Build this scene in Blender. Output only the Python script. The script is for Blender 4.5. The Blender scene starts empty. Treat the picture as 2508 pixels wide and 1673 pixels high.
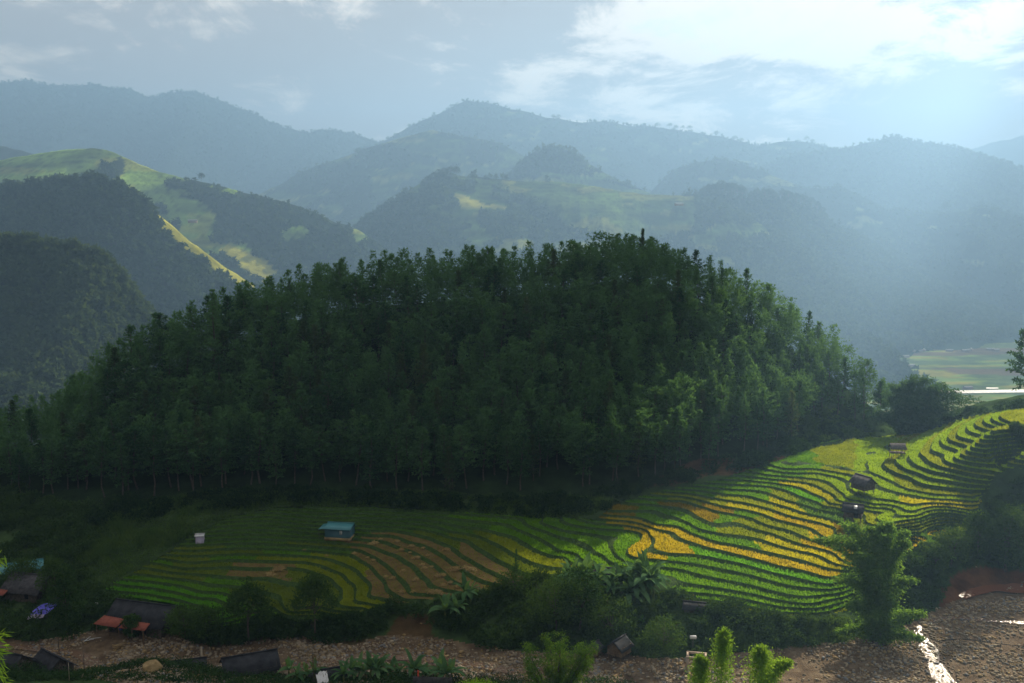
import bpy, math, random
import numpy as np
from mathutils import Vector
R = math.radians
rng = np.random.default_rng(7)
random.seed(7)
SC = bpy.context.scene
COL = SC.collection

# ------------------------------------------------------------------ camera
CAMZ = 80.0
FPX = 2508 * 35.0 / 36.0          # focal length in photo pixels
PITCH = math.atan((836.5 - 533.0) / FPX)
cam_d = bpy.data.cameras.new('camera'); cam = bpy.data.objects.new('camera', cam_d); COL.objects.link(cam)
cam_d.lens = 35.0; cam_d.sensor_width = 36.0; cam_d.clip_start = 0.5; cam_d.clip_end = 30000
cam.location = (0, 0, CAMZ); cam.rotation_euler = (R(90) - PITCH, 0, 0)
SC.camera = cam

# ------------------------------------------------------------------ sun, sky, exposure
SUN_AZ, SUN_EL = R(33), R(27)     # azimuth clockwise from +Y
SUN_DIR = Vector((math.sin(SUN_AZ) * math.cos(SUN_EL), math.cos(SUN_AZ) * math.cos(SUN_EL), math.sin(SUN_EL)))
sl = bpy.data.lights.new('sun', 'SUN'); so = bpy.data.objects.new('sun', sl); COL.objects.link(so)
sl.energy = 5.0; sl.angle = R(0.6); sl.color = (1.0, 0.88, 0.68)
so.rotation_euler = (-SUN_DIR).to_track_quat('-Z', 'Y').to_euler()

VS = SC.view_settings
VS.view_transform = 'Standard'; VS.look = 'None'; VS.gamma = 1.0; VS.exposure = 1.35; VS.use_curve_mapping = False
SC.render.engine = 'CYCLES'
cy = SC.cycles
cy.max_bounces = 4; cy.diffuse_bounces = 2; cy.glossy_bounces = 2; cy.transmission_bounces = 3
cy.volume_bounces = 0; cy.transparent_max_bounces = 6; cy.use_denoising = True
cy.caustics_reflective = False; cy.caustics_refractive = False; cy.sample_clamp_indirect = 4.0

world = bpy.data.worlds.new('World'); SC.world = world; world.use_nodes = True
def build_world():
    nt = world.node_tree; N = nt.nodes; L = nt.links; N.clear()
    out = N.new('ShaderNodeOutputWorld'); bg = N.new('ShaderNodeBackground'); bg.inputs['Strength'].default_value = 1.0
    tc = N.new('ShaderNodeTexCoord')
    def math_(op, a, b=None, c=None):
        n = N.new('ShaderNodeMath'); n.operation = op
        for i, v in enumerate((a, b, c)):
            if v is None: continue
            if isinstance(v, (int, float)): n.inputs[i].default_value = v
            else: L.new(v, n.inputs[i])
        return n.outputs[0]
    def rng_(v, a, b, c, d):
        n = N.new('ShaderNodeMapRange'); n.interpolation_type = 'SMOOTHSTEP'
        L.new(v, n.inputs[0])
        for i, x in enumerate((a, b, c, d)): n.inputs[i + 1].default_value = x
        return n.outputs[0]
    def mix(f, a, b):
        n = N.new('ShaderNodeMix'); n.data_type = 'RGBA'
        if isinstance(f, (int, float)): n.inputs[0].default_value = f
        else: L.new(f, n.inputs[0])
        for i, v in ((6, a), (7, b)):
            if isinstance(v, tuple): n.inputs[i].default_value = (*v, 1)
            else: L.new(v, n.inputs[i])
        return n.outputs[2]
    sky = N.new('ShaderNodeTexSky'); sky.sky_type = 'NISHITA'; sky.sun_disc = False
    sky.sun_elevation = SUN_EL; sky.sun_rotation = SUN_AZ; sky.air_density = 1.0; sky.dust_density = 1.5; sky.altitude = 900
    vm = N.new('ShaderNodeVectorMath'); vm.operation = 'SCALE'; L.new(sky.outputs[0], vm.inputs[0]); vm.inputs[3].default_value = 0.05
    skyc = vm.outputs[0]
    # cloud layer: direction projected on a plane overhead
    sep = N.new('ShaderNodeSeparateXYZ'); L.new(tc.outputs['Generated'], sep.inputs[0])
    dz = math_('ADD', math_('MAXIMUM', sep.outputs[2], 0.0), 0.16)
    comb = N.new('ShaderNodeCombineXYZ')
    L.new(math_('DIVIDE', sep.outputs[0], dz), comb.inputs[0]); L.new(math_('DIVIDE', sep.outputs[1], dz), comb.inputs[1])
    def noise(scale, detail, rough, off, stretch=(1, 1, 1), dist=0.0, rz=0.0):
        mp = N.new('ShaderNodeMapping'); mp.inputs['Location'].default_value = off; mp.inputs['Scale'].default_value = stretch
        mp.inputs['Rotation'].default_value = (0, 0, rz)
        L.new(comb.outputs[0], mp.inputs[0])
        n = N.new('ShaderNodeTexNoise'); n.inputs['Scale'].default_value = scale; n.inputs['Detail'].default_value = detail
        n.inputs['Roughness'].default_value = rough; n.inputs['Distortion'].default_value = dist
        L.new(mp.outputs[0], n.inputs[0]); return n.outputs['Fac']
    n1 = noise(0.95, 9, 0.62, CLOUD_OFF, (1.0, 0.80, 1), 0.4, R(-28))
    n2 = noise(3.0, 9, 0.68, (5.3, 1.7, 0), (1.0, 0.6, 1), 0.6, R(-28))
    # angle from the sun
    dp = N.new('ShaderNodeVectorMath'); dp.operation = 'DOT_PRODUCT'; L.new(tc.outputs['Generated'], dp.inputs[0]); dp.inputs[1].default_value = SUN_DIR
    d = math_('MAXIMUM', dp.outputs['Value'], 0.0)
    glow = math_('POWER', d, 10.0); glow2 = math_('POWER', d, 55.0); broad_ = math_('POWER', d, 2.0)
    # a closed sheet of stratus away from the sun, broken cloud towards it
    cov = math_('ADD', math_('MULTIPLY', n1, 0.62), math_('MULTIPLY', n2, 0.46))
    cov = math_('ADD', cov, rng_(dp.outputs['Value'], 0.88, 0.55, 0.02, 0.085))
    mask = rng_(cov, 0.40, 0.50, 0.0, 1.0)
    thick = rng_(cov, 0.51, 0.60, 0.0, 1.0)
    thin_b = math_('ADD', math_('ADD', math_('MULTIPLY', broad_, 0.30), 0.36), math_('ADD', math_('MULTIPLY', glow, 0.0), math_('MULTIPLY', glow2, 0.2)))
    thick_b = math_('ADD', math_('ADD', math_('MULTIPLY', broad_, 0.03), 0.20), math_('ADD', math_('MULTIPLY', glow, 0.0), math_('MULTIPLY', glow2, 0.0)))
    def tint(v, c):
        n = N.new('ShaderNodeVectorMath'); n.operation = 'SCALE'; n.inputs[0].default_value = c; L.new(v, n.inputs[3]); return n.outputs[0]
    cl = mix(thick, tint(thin_b, (1.12, 0.98, 0.82)), tint(thick_b, (1.08, 0.98, 0.93)))
    base = N.new('ShaderNodeVectorMath'); base.operation = 'ADD'
    L.new(skyc, base.inputs[0]); L.new(tint(math_('ADD', math_('MULTIPLY', broad_, 0.20), 0.03), (0.70, 0.95, 1.05)), base.inputs[1])
    final = mix(mask, base.outputs[0], cl)
    L.new(final, bg.inputs[0]); L.new(bg.outputs[0], out.inputs[0])
CLOUD_OFF = (9.4, 8.8, 0.0)
build_world()
world.cycles.sampling_method = 'AUTOMATIC'

# ------------------------------------------------------------------ picture -> place
_c, _s = math.cos(PITCH), math.sin(PITCH)
def ray(px, py):
    cx = (np.asarray(px, float) - 1254.0) / FPX; cyy = -(np.asarray(py, float) - 836.5) / FPX
    return np.stack([cx, _c + cyy * _s, -_s + cyy * _c], -1)
def at_z(px, py, z):
    d = ray(px, py); t = (z - CAMZ) / d[..., 2]; return np.array([0, 0, CAMZ]) + d * t[..., None] if d.ndim > 1 else np.array([0, 0, CAMZ]) + d * t
def at_y(px, py, y):
    d = ray(px, py); t = y / d[..., 1]; return np.array([0, 0, CAMZ]) + (d * t[..., None] if d.ndim > 1 else d * t)
def project(P):
    P = np.asarray(P, float); x = P[..., 0]; y = P[..., 1]; z = P[..., 2] - CAMZ
    dep = y * _c - z * _s; up = y * _s + z * _c
    return 1254 + FPX * x / dep, 836.5 - FPX * up / dep

# ------------------------------------------------------------------ noise
def _hash(ix, iy, seed):
    h = (ix.astype(np.int64) * 374761393 + iy.astype(np.int64) * 668265263 + int(seed) * 144269504) & 0x7fffffff
    h = ((h ^ (h >> 13)) * 1274126177) & 0x7fffffff
    return ((h ^ (h >> 16)) & 0xffff) / 65535.0
def vnoise(x, y, seed=0):
    x = np.asarray(x, float); y = np.asarray(y, float)
    ix = np.floor(x); iy = np.floor(y); fx = x - ix; fy = y - iy
    fx = fx * fx * (3 - 2 * fx); fy = fy * fy * (3 - 2 * fy)
    a = _hash(ix, iy, seed); b = _hash(ix + 1, iy, seed); c = _hash(ix, iy + 1, seed); d = _hash(ix + 1, iy + 1, seed)
    return (a * (1 - fx) + b * fx) * (1 - fy) + (c * (1 - fx) + d * fx) * fy - 0.5
def fbm(x, y, scale, oct=4, seed=0, gain=0.5):
    v = 0; a = 1.0; f = 1.0 / scale; tot = 0
    for o in range(oct):
        v = v + a * vnoise(np.asarray(x) * f + 17.3 * o, np.asarray(y) * f - 9.1 * o, seed + o); tot += a; a *= gain; f *= 2.03
    return v / tot * 2
def sstep(a, b, x):
    t = np.clip((x - a) / (b - a), 0, 1); return t * t * (3 - 2 * t)
def inpoly(px, py, poly):
    px = np.asarray(px, float); py = np.asarray(py, float); r = np.zeros(px.shape, bool); n = len(poly)
    for i in range(n):
        x1, y1 = poly[i]; x2, y2 = poly[(i + 1) % n]
        c = ((y1 > py) != (y2 > py)) & (px < (x2 - x1) * (py - y1) / ((y2 - y1) or 1e-9) + x1); r ^= c
    return r

# ------------------------------------------------------------------ objects
def link(o, parent=None):
    COL.objects.link(o)
    if parent is not None: o.parent = parent
    return o
def make_mesh(name, V, F, mats, midx=None, smooth=False, attr=None):
    """V (n,3); F: array (m,3) or (m,4) or list of such arrays"""
    me = bpy.data.meshes.new(name); V = np.asarray(V, np.float32)
    Fs = [np.asarray(f, np.int32) for f in (F if isinstance(F, list) else [F]) if len(f)]
    lv = np.concatenate([f.ravel() for f in Fs]); tot = np.concatenate([np.full(len(f), f.shape[1], np.int32) for f in Fs])
    st = np.concatenate([[0], np.cumsum(tot)[:-1]]).astype(np.int32)
    me.vertices.add(len(V)); me.vertices.foreach_set('co', V.ravel())
    me.loops.add(len(lv)); me.loops.foreach_set('vertex_index', lv)
    me.polygons.add(len(tot)); me.polygons.foreach_set('loop_start', st); me.polygons.foreach_set('loop_total', tot)
    if midx is not None: me.polygons.foreach_set('material_index', np.asarray(midx, np.int32))
    if smooth: me.polygons.foreach_set('use_smooth', np.ones(len(tot), bool))
    me.update(calc_edges=True)
    for m in (mats if isinstance(mats, (list, tuple)) else [mats]): me.materials.append(m)
    if attr is not None:
        for k, a in attr.items():
            at = me.attributes.new(k, 'FLOAT_COLOR', 'POINT'); a = np.asarray(a, np.float32)
            if a.shape[1] == 3: a = np.concatenate([a, np.ones((len(a), 1), np.float32)], 1)
            at.data.foreach_set('color', a.ravel())
    me.validate(); return me
def obj(name, me, parent=None, loc=None, rot=None, scale=None):
    o = bpy.data.objects.new(name, me); link(o, parent)
    if loc is not None: o.location = [float(v) for v in loc]
    if rot is not None: o.rotation_euler = rot if not isinstance(rot, (int, float)) else (0, 0, rot)
    if scale is not None: o.scale = (scale,) * 3 if isinstance(scale, (int, float)) else scale
    return o
def tag(o, label=None, cat=None, group=None, kind=None):
    if label: o['label'] = label
    if cat: o['category'] = cat
    if group: o['group'] = group
    if kind: o['kind'] = kind
    return o
def thing(name, label, cat, loc, rz=0.0, group=None, scale=None):
    return tag(obj(name, None, None, loc, (0, 0, rz), scale), label, cat, group)

class MB:
    """collects quads and tris into one mesh"""
    def __init__(s): s.V = []; s.Q = []; s.T = []; s.n = 0
    def add(s, V, Q=(), T=()):
        V = np.asarray(V, float); 
        if len(Q): s.Q.append(np.asarray(Q, int) + s.n)
        if len(T): s.T.append(np.asarray(T, int) + s.n)
        s.V.append(V); s.n += len(V)
    def box(s, c, size, rot=None):
        x, y, z = np.asarray(size, float) / 2
        V = np.array([[-x, -y, -z], [x, -y, -z], [x, y, -z], [-x, y, -z], [-x, -y, z], [x, -y, z], [x, y, z], [-x, y, z]])
        if rot is not None: V = V @ np.asarray(rot).T
        s.add(V + np.asarray(c, float), [[0, 3, 2, 1], [4, 5, 6, 7], [0, 1, 5, 4], [1, 2, 6, 5], [2, 3, 7, 6], [3, 0, 4, 7]])
    def tube(s, pts, rad, n=6):
        pts = np.asarray(pts, float); rad = np.broadcast_to(np.asarray(rad, float), (len(pts),)); V = []; Q = []
        for i, p in enumerate(pts):
            d = pts[min(i + 1, len(pts) - 1)] - pts[max(i - 1, 0)]; d = d / (np.linalg.norm(d) + 1e-9)
            a = np.cross(d, [0, 0, 1.0]) if abs(d[2]) < 0.95 else np.cross(d, [1.0, 0, 0]); a /= np.linalg.norm(a); b = np.cross(d, a)
            for k in range(n):
                t = 2 * math.pi * k / n; V.append(p + rad[i] * (math.cos(t) * a + math.sin(t) * b))
        for i in range(len(pts) - 1):
            for k in range(n):
                Q.append([i * n + k, i * n + (k + 1) % n, (i + 1) * n + (k + 1) % n, (i + 1) * n + k])
        T = [[(len(pts) - 1) * n, (len(pts) - 1) * n + k, (len(pts) - 1) * n + k + 1] for k in range(1, n - 1)]
        s.add(V, Q, T)
    def leaves(s, P, D, L, W, rg):
        """diamond leaves at P pointing along D"""
        P = np.asarray(P, float); D = np.asarray(D, float); D = D / (np.linalg.norm(D, axis=1, keepdims=True) + 1e-9)
        r = rg.normal(size=P.shape); S = np.cross(D, r); S /= (np.linalg.norm(S, axis=1, keepdims=True) + 1e-9)
        L = np.broadcast_to(L, (len(P),))[:, None]; W = np.broadcast_to(W, (len(P),))[:, None]
        V = np.stack([P, P + D * L * 0.45 + S * W / 2, P + D * L, P + D * L * 0.45 - S * W / 2], 1).reshape(-1, 3)
        s.add(V, np.arange(len(P) * 4).reshape(-1, 4))
    def blades(s, P, D, L, W, rg):
        """three-cornered leaves, for masses"""
        P = np.asarray(P, float); D = np.asarray(D, float); D = D / (np.linalg.norm(D, axis=1, keepdims=True) + 1e-9)
        S = np.cross(D, rg.normal(size=P.shape)); S /= (np.linalg.norm(S, axis=1, keepdims=True) + 1e-9)
        L = np.broadcast_to(L, (len(P),))[:, None]; W = np.broadcast_to(W, (len(P),))[:, None]
        s.add(np.stack([P + S * W * .55, P - S * W * .55, P + D * L], 1).reshape(-1, 3), (), np.arange(len(P) * 3).reshape(-1, 3))
    def mesh(s, name, mats, smooth=False):
        F = []
        if s.Q: F.append(np.concatenate(s.Q))
        if s.T: F.append(np.concatenate(s.T))
        return make_mesh(name, np.concatenate(s.V), F, mats, smooth=smooth)
    def build(s, name, mats, parent=None, smooth=False, **k):
        return obj(name, s.mesh(name, mats, smooth), parent, **k)

# ------------------------------------------------------------------ materials
def mat(name):
    m = bpy.data.materials.new(name); m.use_nodes = True; m.node_tree.nodes.clear(); return m, m.node_tree.nodes, m.node_tree.links
def node_noise(N, L, scale, detail=3, vec=None, rough=0.6):
    n = N.new('ShaderNodeTexNoise'); n.inputs['Scale'].default_value = scale; n.inputs['Detail'].default_value = detail; n.inputs['Roughness'].default_value = rough
    if vec is not None: L.new(vec, n.inputs[0])
    return n.outputs['Fac']
def ramp(N, L, fac, stops):
    r = N.new('ShaderNodeValToRGB'); L.new(fac, r.inputs[0]); e = r.color_ramp.elements
    while len(e) < len(stops): e.new(0.5)
    for i, (p, c) in enumerate(stops): e[i].position = p; e[i].color = (*c, 1)
    return r.outputs[0]
def foliage(name, dark, light, trans=0.35, scale=0.6, obj_var=0.35, isl=0.3):
    m, N, L = mat(name); out = N.new('ShaderNodeOutputMaterial')
    geo = N.new('ShaderNodeNewGeometry'); info = N.new('ShaderNodeObjectInfo')
    nz = node_noise(N, L, scale, 3, geo.outputs['Position'])
    a = N.new('ShaderNodeMath'); a.operation = 'MULTIPLY_ADD'; L.new(info.outputs['Random'], a.inputs[0]); a.inputs[1].default_value = obj_var; a.inputs[2].default_value = -obj_var / 2
    b = N.new('ShaderNodeMath'); b.operation = 'MULTIPLY_ADD'; L.new(geo.outputs['Random Per Island'], b.inputs[0]); b.inputs[1].default_value = isl; L.new(a.outputs[0], b.inputs[2])
    c = N.new('ShaderNodeMath'); c.operation = 'ADD'; L.new(nz, c.inputs[0]); L.new(b.outputs[0], c.inputs[1])
    colr = ramp(N, L, c.outputs[0], [(0.32, dark), (0.9, light)])
    df = N.new('ShaderNodeBsdfDiffuse'); L.new(colr, df.inputs[0]); tr = N.new('ShaderNodeBsdfTranslucent')
    tc = N.new('ShaderNodeMix'); tc.data_type = 'RGBA'; tc.blend_type = 'MULTIPLY'; tc.inputs[0].default_value = 1.0; L.new(colr, tc.inputs[6]); tc.inputs[7].default_value = (1.5, 1.35, 0.6, 1)
    L.new(tc.outputs[2], tr.inputs[0]); mx = N.new('ShaderNodeMixShader'); mx.inputs[0].default_value = trans
    L.new(df.outputs[0], mx.inputs[1]); L.new(tr.outputs[0], mx.inputs[2]); L.new(mx.outputs[0], out.inputs[0]); return m
def rough(name, stops, scale=1.0, detail=5, bump=0.0, bscale=None, roughness=0.95, spec=0.06, bdist=0.1):
    m, N, L = mat(name); out = N.new('ShaderNodeOutputMaterial'); p = N.new('ShaderNodeBsdfPrincipled')
    geo = N.new('ShaderNodeNewGeometry'); nz = node_noise(N, L, scale, detail, geo.outputs['Position'])
    L.new(ramp(N, L, nz, stops), p.inputs['Base Color']); p.inputs['Roughness'].default_value = roughness; p.inputs['Specular IOR Level'].default_value = spec
    if bump:
        bn = N.new('ShaderNodeBump'); bn.inputs['Strength'].default_value = bump; bn.inputs['Distance'].default_value = bdist
        L.new(node_noise(N, L, bscale or scale * 4, 4, geo.outputs['Position']), bn.inputs['Height']); L.new(bn.outputs[0], p.inputs['Normal'])
    L.new(p.outputs[0], out.inputs[0]); return m
def attr_mat(name, scale=0.05, bump=0.6, bscale=0.3, bdist=1.0, vary=0.5):
    """colour from the painted cover ('cover' attribute: fields, wood, soil), broken up by noise"""
    m, N, L = mat(name); out = N.new('ShaderNodeOutputMaterial'); p = N.new('ShaderNodeBsdfDiffuse')
    geo = N.new('ShaderNodeNewGeometry'); at = N.new('ShaderNodeAttribute'); at.attribute_name = 'cover'
    nz = node_noise(N, L, scale, 6, geo.outputs['Position'], 0.65)
    mr = N.new('ShaderNodeMapRange'); L.new(nz, mr.inputs[0]); mr.inputs[1].default_value = 0.3; mr.inputs[2].default_value = 0.7; mr.inputs[3].default_value = 1 - vary; mr.inputs[4].default_value = 1 + vary
    vm = N.new('ShaderNodeVectorMath'); vm.operation = 'SCALE'; L.new(at.outputs['Color'], vm.inputs[0]); L.new(mr.outputs[0], vm.inputs[3]); L.new(vm.outputs[0], p.inputs[0])
    bn = N.new('ShaderNodeBump'); bn.inputs['Strength'].default_value = bump; bn.inputs['Distance'].default_value = bdist
    L.new(node_noise(N, L, bscale, 4, geo.outputs['Position']), bn.inputs['Height']); L.new(bn.outputs[0], p.inputs['Normal'])
    L.new(p.outputs[0], out.inputs[0]); return m

M = {}
M['pine'] = foliage('pine_needles', (0.026, 0.078, 0.036), (0.085, 0.185, 0.078), 0.36, 0.25, 0.5)
M['pine_young'] = foliage('pine_needles_pale', (0.03, 0.065, 0.03), (0.09, 0.14, 0.06), 0.35)
M['wood'] = foliage('woodland_leaves', (0.018, 0.042, 0.022), (0.065, 0.105, 0.045), 0.25, 0.05)
M['leaf'] = foliage('broad_leaves', (0.014, 0.046, 0.012), (0.070, 0.130, 0.030), 0.30, 0.9)
M['leaf_bright'] = foliage('bright_leaves', (0.045, 0.11, 0.02), (0.14, 0.24, 0.05), 0.45)
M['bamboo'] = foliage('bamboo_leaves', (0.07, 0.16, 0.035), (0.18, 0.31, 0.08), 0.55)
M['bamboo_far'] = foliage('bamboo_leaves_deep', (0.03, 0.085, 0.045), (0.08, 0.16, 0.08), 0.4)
M['bamboo_lit'] = foliage('bamboo_leaves_lit_tone', (0.11, 0.22, 0.03), (0.22, 0.36, 0.06), 0.5)  # brighter copy of the bamboo leaves, sunlight put into the colour
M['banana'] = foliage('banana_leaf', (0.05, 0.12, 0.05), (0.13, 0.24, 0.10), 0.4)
M['banana_lit'] = foliage('banana_leaf_lit_tone', (0.09, 0.24, 0.05), (0.18, 0.38, 0.09), 0.5)  # lighter copy of the banana leaf with the sunlight in its colour
M['shrub'] = foliage('shrub_leaves', (0.010, 0.034, 0.011), (0.055, 0.105, 0.030), 0.25, 0.5)
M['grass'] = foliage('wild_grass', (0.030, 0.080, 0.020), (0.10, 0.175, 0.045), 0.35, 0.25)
M['grass_lit'] = foliage('grass_lit_tone', (0.12, 0.26, 0.02), (0.24, 0.40, 0.04), 0.5, 0.5)  # sunlit version of the wild grass, brightness carried by the colour
M['dry'] = foliage('dry_stalks', (0.08, 0.06, 0.03), (0.20, 0.15, 0.07), 0.3)
M['bark'] = rough('bark', [(0.3, (0.05, 0.042, 0.036)), (0.7, (0.14, 0.12, 0.10))], 3.0)
M['bark_pale'] = rough('pale_bark', [(0.3, (0.10, 0.085, 0.07)), (0.7, (0.26, 0.23, 0.19))], 3.0)
M['culm'] = rough('bamboo_culm', [(0.3, (0.07, 0.11, 0.03)), (0.7, (0.16, 0.19, 0.07))], 2.0)
CROP = {'green': ((0.060, 0.155, 0.012), (0.125, 0.255, 0.022)), 'bright': ((0.055, 0.18, 0.014), (0.12, 0.30, 0.026)),
        'ygreen': ((0.12, 0.165, 0.012), (0.22, 0.26, 0.02)), 'lime': ((0.12, 0.21, 0.012), (0.22, 0.33, 0.022)),
        'yellow': ((0.24, 0.25, 0.012), (0.38, 0.36, 0.02)), 'gold': ((0.25, 0.21, 0.012), (0.40, 0.33, 0.03)),
        'ochre': ((0.14, 0.115, 0.012), (0.23, 0.185, 0.025)), 'olive': ((0.085, 0.13, 0.018), (0.15, 0.20, 0.03)),
        'weed': ((0.050, 0.115, 0.020), (0.095, 0.180, 0.036))}
for k, (a, b) in CROP.items(): M['rice_' + k] = foliage('rice_' + k, tuple(min(.6, v * 1.25) for v in a), tuple(min(.6, v * 1.25) for v in b), 0.55, 0.22, 0.15, 0.12)
M['mud'] = rough('stubble_mud', [(0.3, (0.075, 0.052, 0.018)), (0.55, (0.12, 0.083, 0.028)), (0.75, (0.13, 0.115, 0.04))], 0.7, 6, 0.5, 3.0)
M['bank'] = rough('terrace_bank_grass', [(0.3, (0.020, 0.044, 0.012)), (0.7, (0.055, 0.098, 0.025))], 1.2, 5, 0.8, 3.0, bdist=0.25)
M['straw'] = foliage('rice_straw', (0.30, 0.22, 0.10), (0.48, 0.38, 0.19), 0.2)
M['stone'] = rough('river_stone', [(0.25, (0.13, 0.105, 0.07)), (0.5, (0.26, 0.215, 0.15)), (0.8, (0.46, 0.39, 0.28))], 0.55, 5, 0.3, 4.0)
M['stone_ochre'] = rough('ochre_stone', [(0.3, (0.16, 0.11, 0.05)), (0.7, (0.38, 0.28, 0.14))], 0.9, 5, 0.4, 3.0)
M['stone_grey'] = rough('grey_stone', [(0.3, (0.10, 0.10, 0.10)), (0.7, (0.26, 0.26, 0.25))], 0.9, 5, 0.4, 3.0)
M['roof_dark'] = rough('weathered_cement_roof', [(0.3, (0.018, 0.02, 0.023)), (0.7, (0.05, 0.053, 0.058))], 0.9, 6, 0.2, 5.0)
M['roof_grey'] = rough('grey_slate_roof', [(0.3, (0.04, 0.04, 0.044)), (0.7, (0.11, 0.108, 0.112))], 1.4, 6, 0.2, 5.0)
M['roof_red'] = rough('rusty_red_roof', [(0.3, (0.17, 0.055, 0.04)), (0.7, (0.30, 0.10, 0.07))], 1.1, 6, 0.2, 5.0)
M['teal_roof'] = rough('teal_metal_roof', [(0.3, (0.035, 0.17, 0.19)), (0.7, (0.055, 0.23, 0.25))], 0.7, 5, roughness=0.45, spec=0.5)
M['teal_wall'] = rough('teal_metal_wall', [(0.3, (0.016, 0.075, 0.095)), (0.7, (0.026, 0.10, 0.12))], 0.7, 5, roughness=0.5, spec=0.4)
M['plank'] = rough('weathered_planks', [(0.3, (0.045, 0.04, 0.034)), (0.7, (0.15, 0.125, 0.10))], 2.5, 6)
M['plank_brown'] = rough('brown_boards', [(0.3, (0.10, 0.065, 0.038)), (0.7, (0.22, 0.15, 0.09))], 2.0, 6)
M['thatch'] = rough('grey_thatch', [(0.3, (0.08, 0.075, 0.075)), (0.7, (0.19, 0.18, 0.175))], 3.0, 6, 0.8, 12.0)
M['dark'] = rough('dark_opening', [(0.3, (0.012, 0.012, 0.012)), (0.7, (0.02, 0.02, 0.02))], 1.0)
M['far_roof'] = rough('pale_village_roof', [(0.3, (0.22, 0.22, 0.21)), (0.7, (0.36, 0.35, 0.33))], 0.3)
M['white'] = rough('white_paint', [(0.3, (0.55, 0.55, 0.55)), (0.7, (0.75, 0.75, 0.75))], 2.0)
M['tin'] = rough('pale_tin_sheet', [(0.3, (0.40, 0.42, 0.42)), (0.7, (0.62, 0.64, 0.64))], 1.5, roughness=0.5, spec=0.5)
M['lilac'] = rough('lilac_tarpaulin', [(0.3, (0.36, 0.33, 0.45)), (0.7, (0.52, 0.48, 0.62))], 2.0)
M['blue_tarp'] = rough('blue_tarpaulin', [(0.3, (0.07, 0.065, 0.42)), (0.7, (0.12, 0.11, 0.60))], 1.2, roughness=0.5, spec=0.4)
M['concrete'] = rough('raw_concrete', [(0.3, (0.26, 0.20, 0.15)), (0.7, (0.42, 0.34, 0.27))], 1.6, 6, 0.2, 6)
M['post'] = rough('pale_post', [(0.3, (0.24, 0.20, 0.14)), (0.7, (0.38, 0.33, 0.25))], 2.0)
M['red'] = rough('red_cloth', [(0.3, (0.45, 0.06, 0.03)), (0.7, (0.6, 0.10, 0.05))], 2.0)
M['cable'] = rough('black_cable', [(0.3, (0.02, 0.02, 0.02)), (0.7, (0.03, 0.03, 0.03))], 2.0)
M['hill'] = attr_mat('hill_cover', 0.02, 0.7, 0.10, 4.0, 0.45)
M['ground'] = attr_mat('hillside_cover', 0.25, 0.8, 1.2, 0.35, 0.5)
M['bed'] = rough('gravel_bed', [(0.25, (0.065, 0.042, 0.024)), (0.5, (0.13, 0.092, 0.056)), (0.75, (0.23, 0.175, 0.11))], 0.5, 9, 1.0, 3.5, bdist=0.3)
def water_mat(name, colr, rgh, bump, bsc):
    m, N, L = mat(name); out = N.new('ShaderNodeOutputMaterial'); p = N.new('ShaderNodeBsdfPrincipled')
    p.inputs['Base Color'].default_value = (*colr, 1); p.inputs['Roughness'].default_value = rgh; p.inputs['IOR'].default_value = 1.33
    geo = N.new('ShaderNodeNewGeometry'); bn = N.new('ShaderNodeBump'); bn.inputs['Strength'].default_value = bump; bn.inputs['Distance'].default_value = 0.15
    L.new(node_noise(N, L, bsc, 4, geo.outputs['Position']), bn.inputs['Height']); L.new(bn.outputs[0], p.inputs['Normal']); L.new(p.outputs[0], out.inputs[0]); return m
M['water'] = water_mat('stream_water', (0.14, 0.085, 0.05), 0.12, 0.9, 2.2)
M['water_red'] = water_mat('silty_red_water', (0.17, 0.065, 0.03), 0.25, 0.4, 1.2)
M['river'] = water_mat('river_water', (0.20, 0.19, 0.17), 0.5, 0.5, 0.2)
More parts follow.
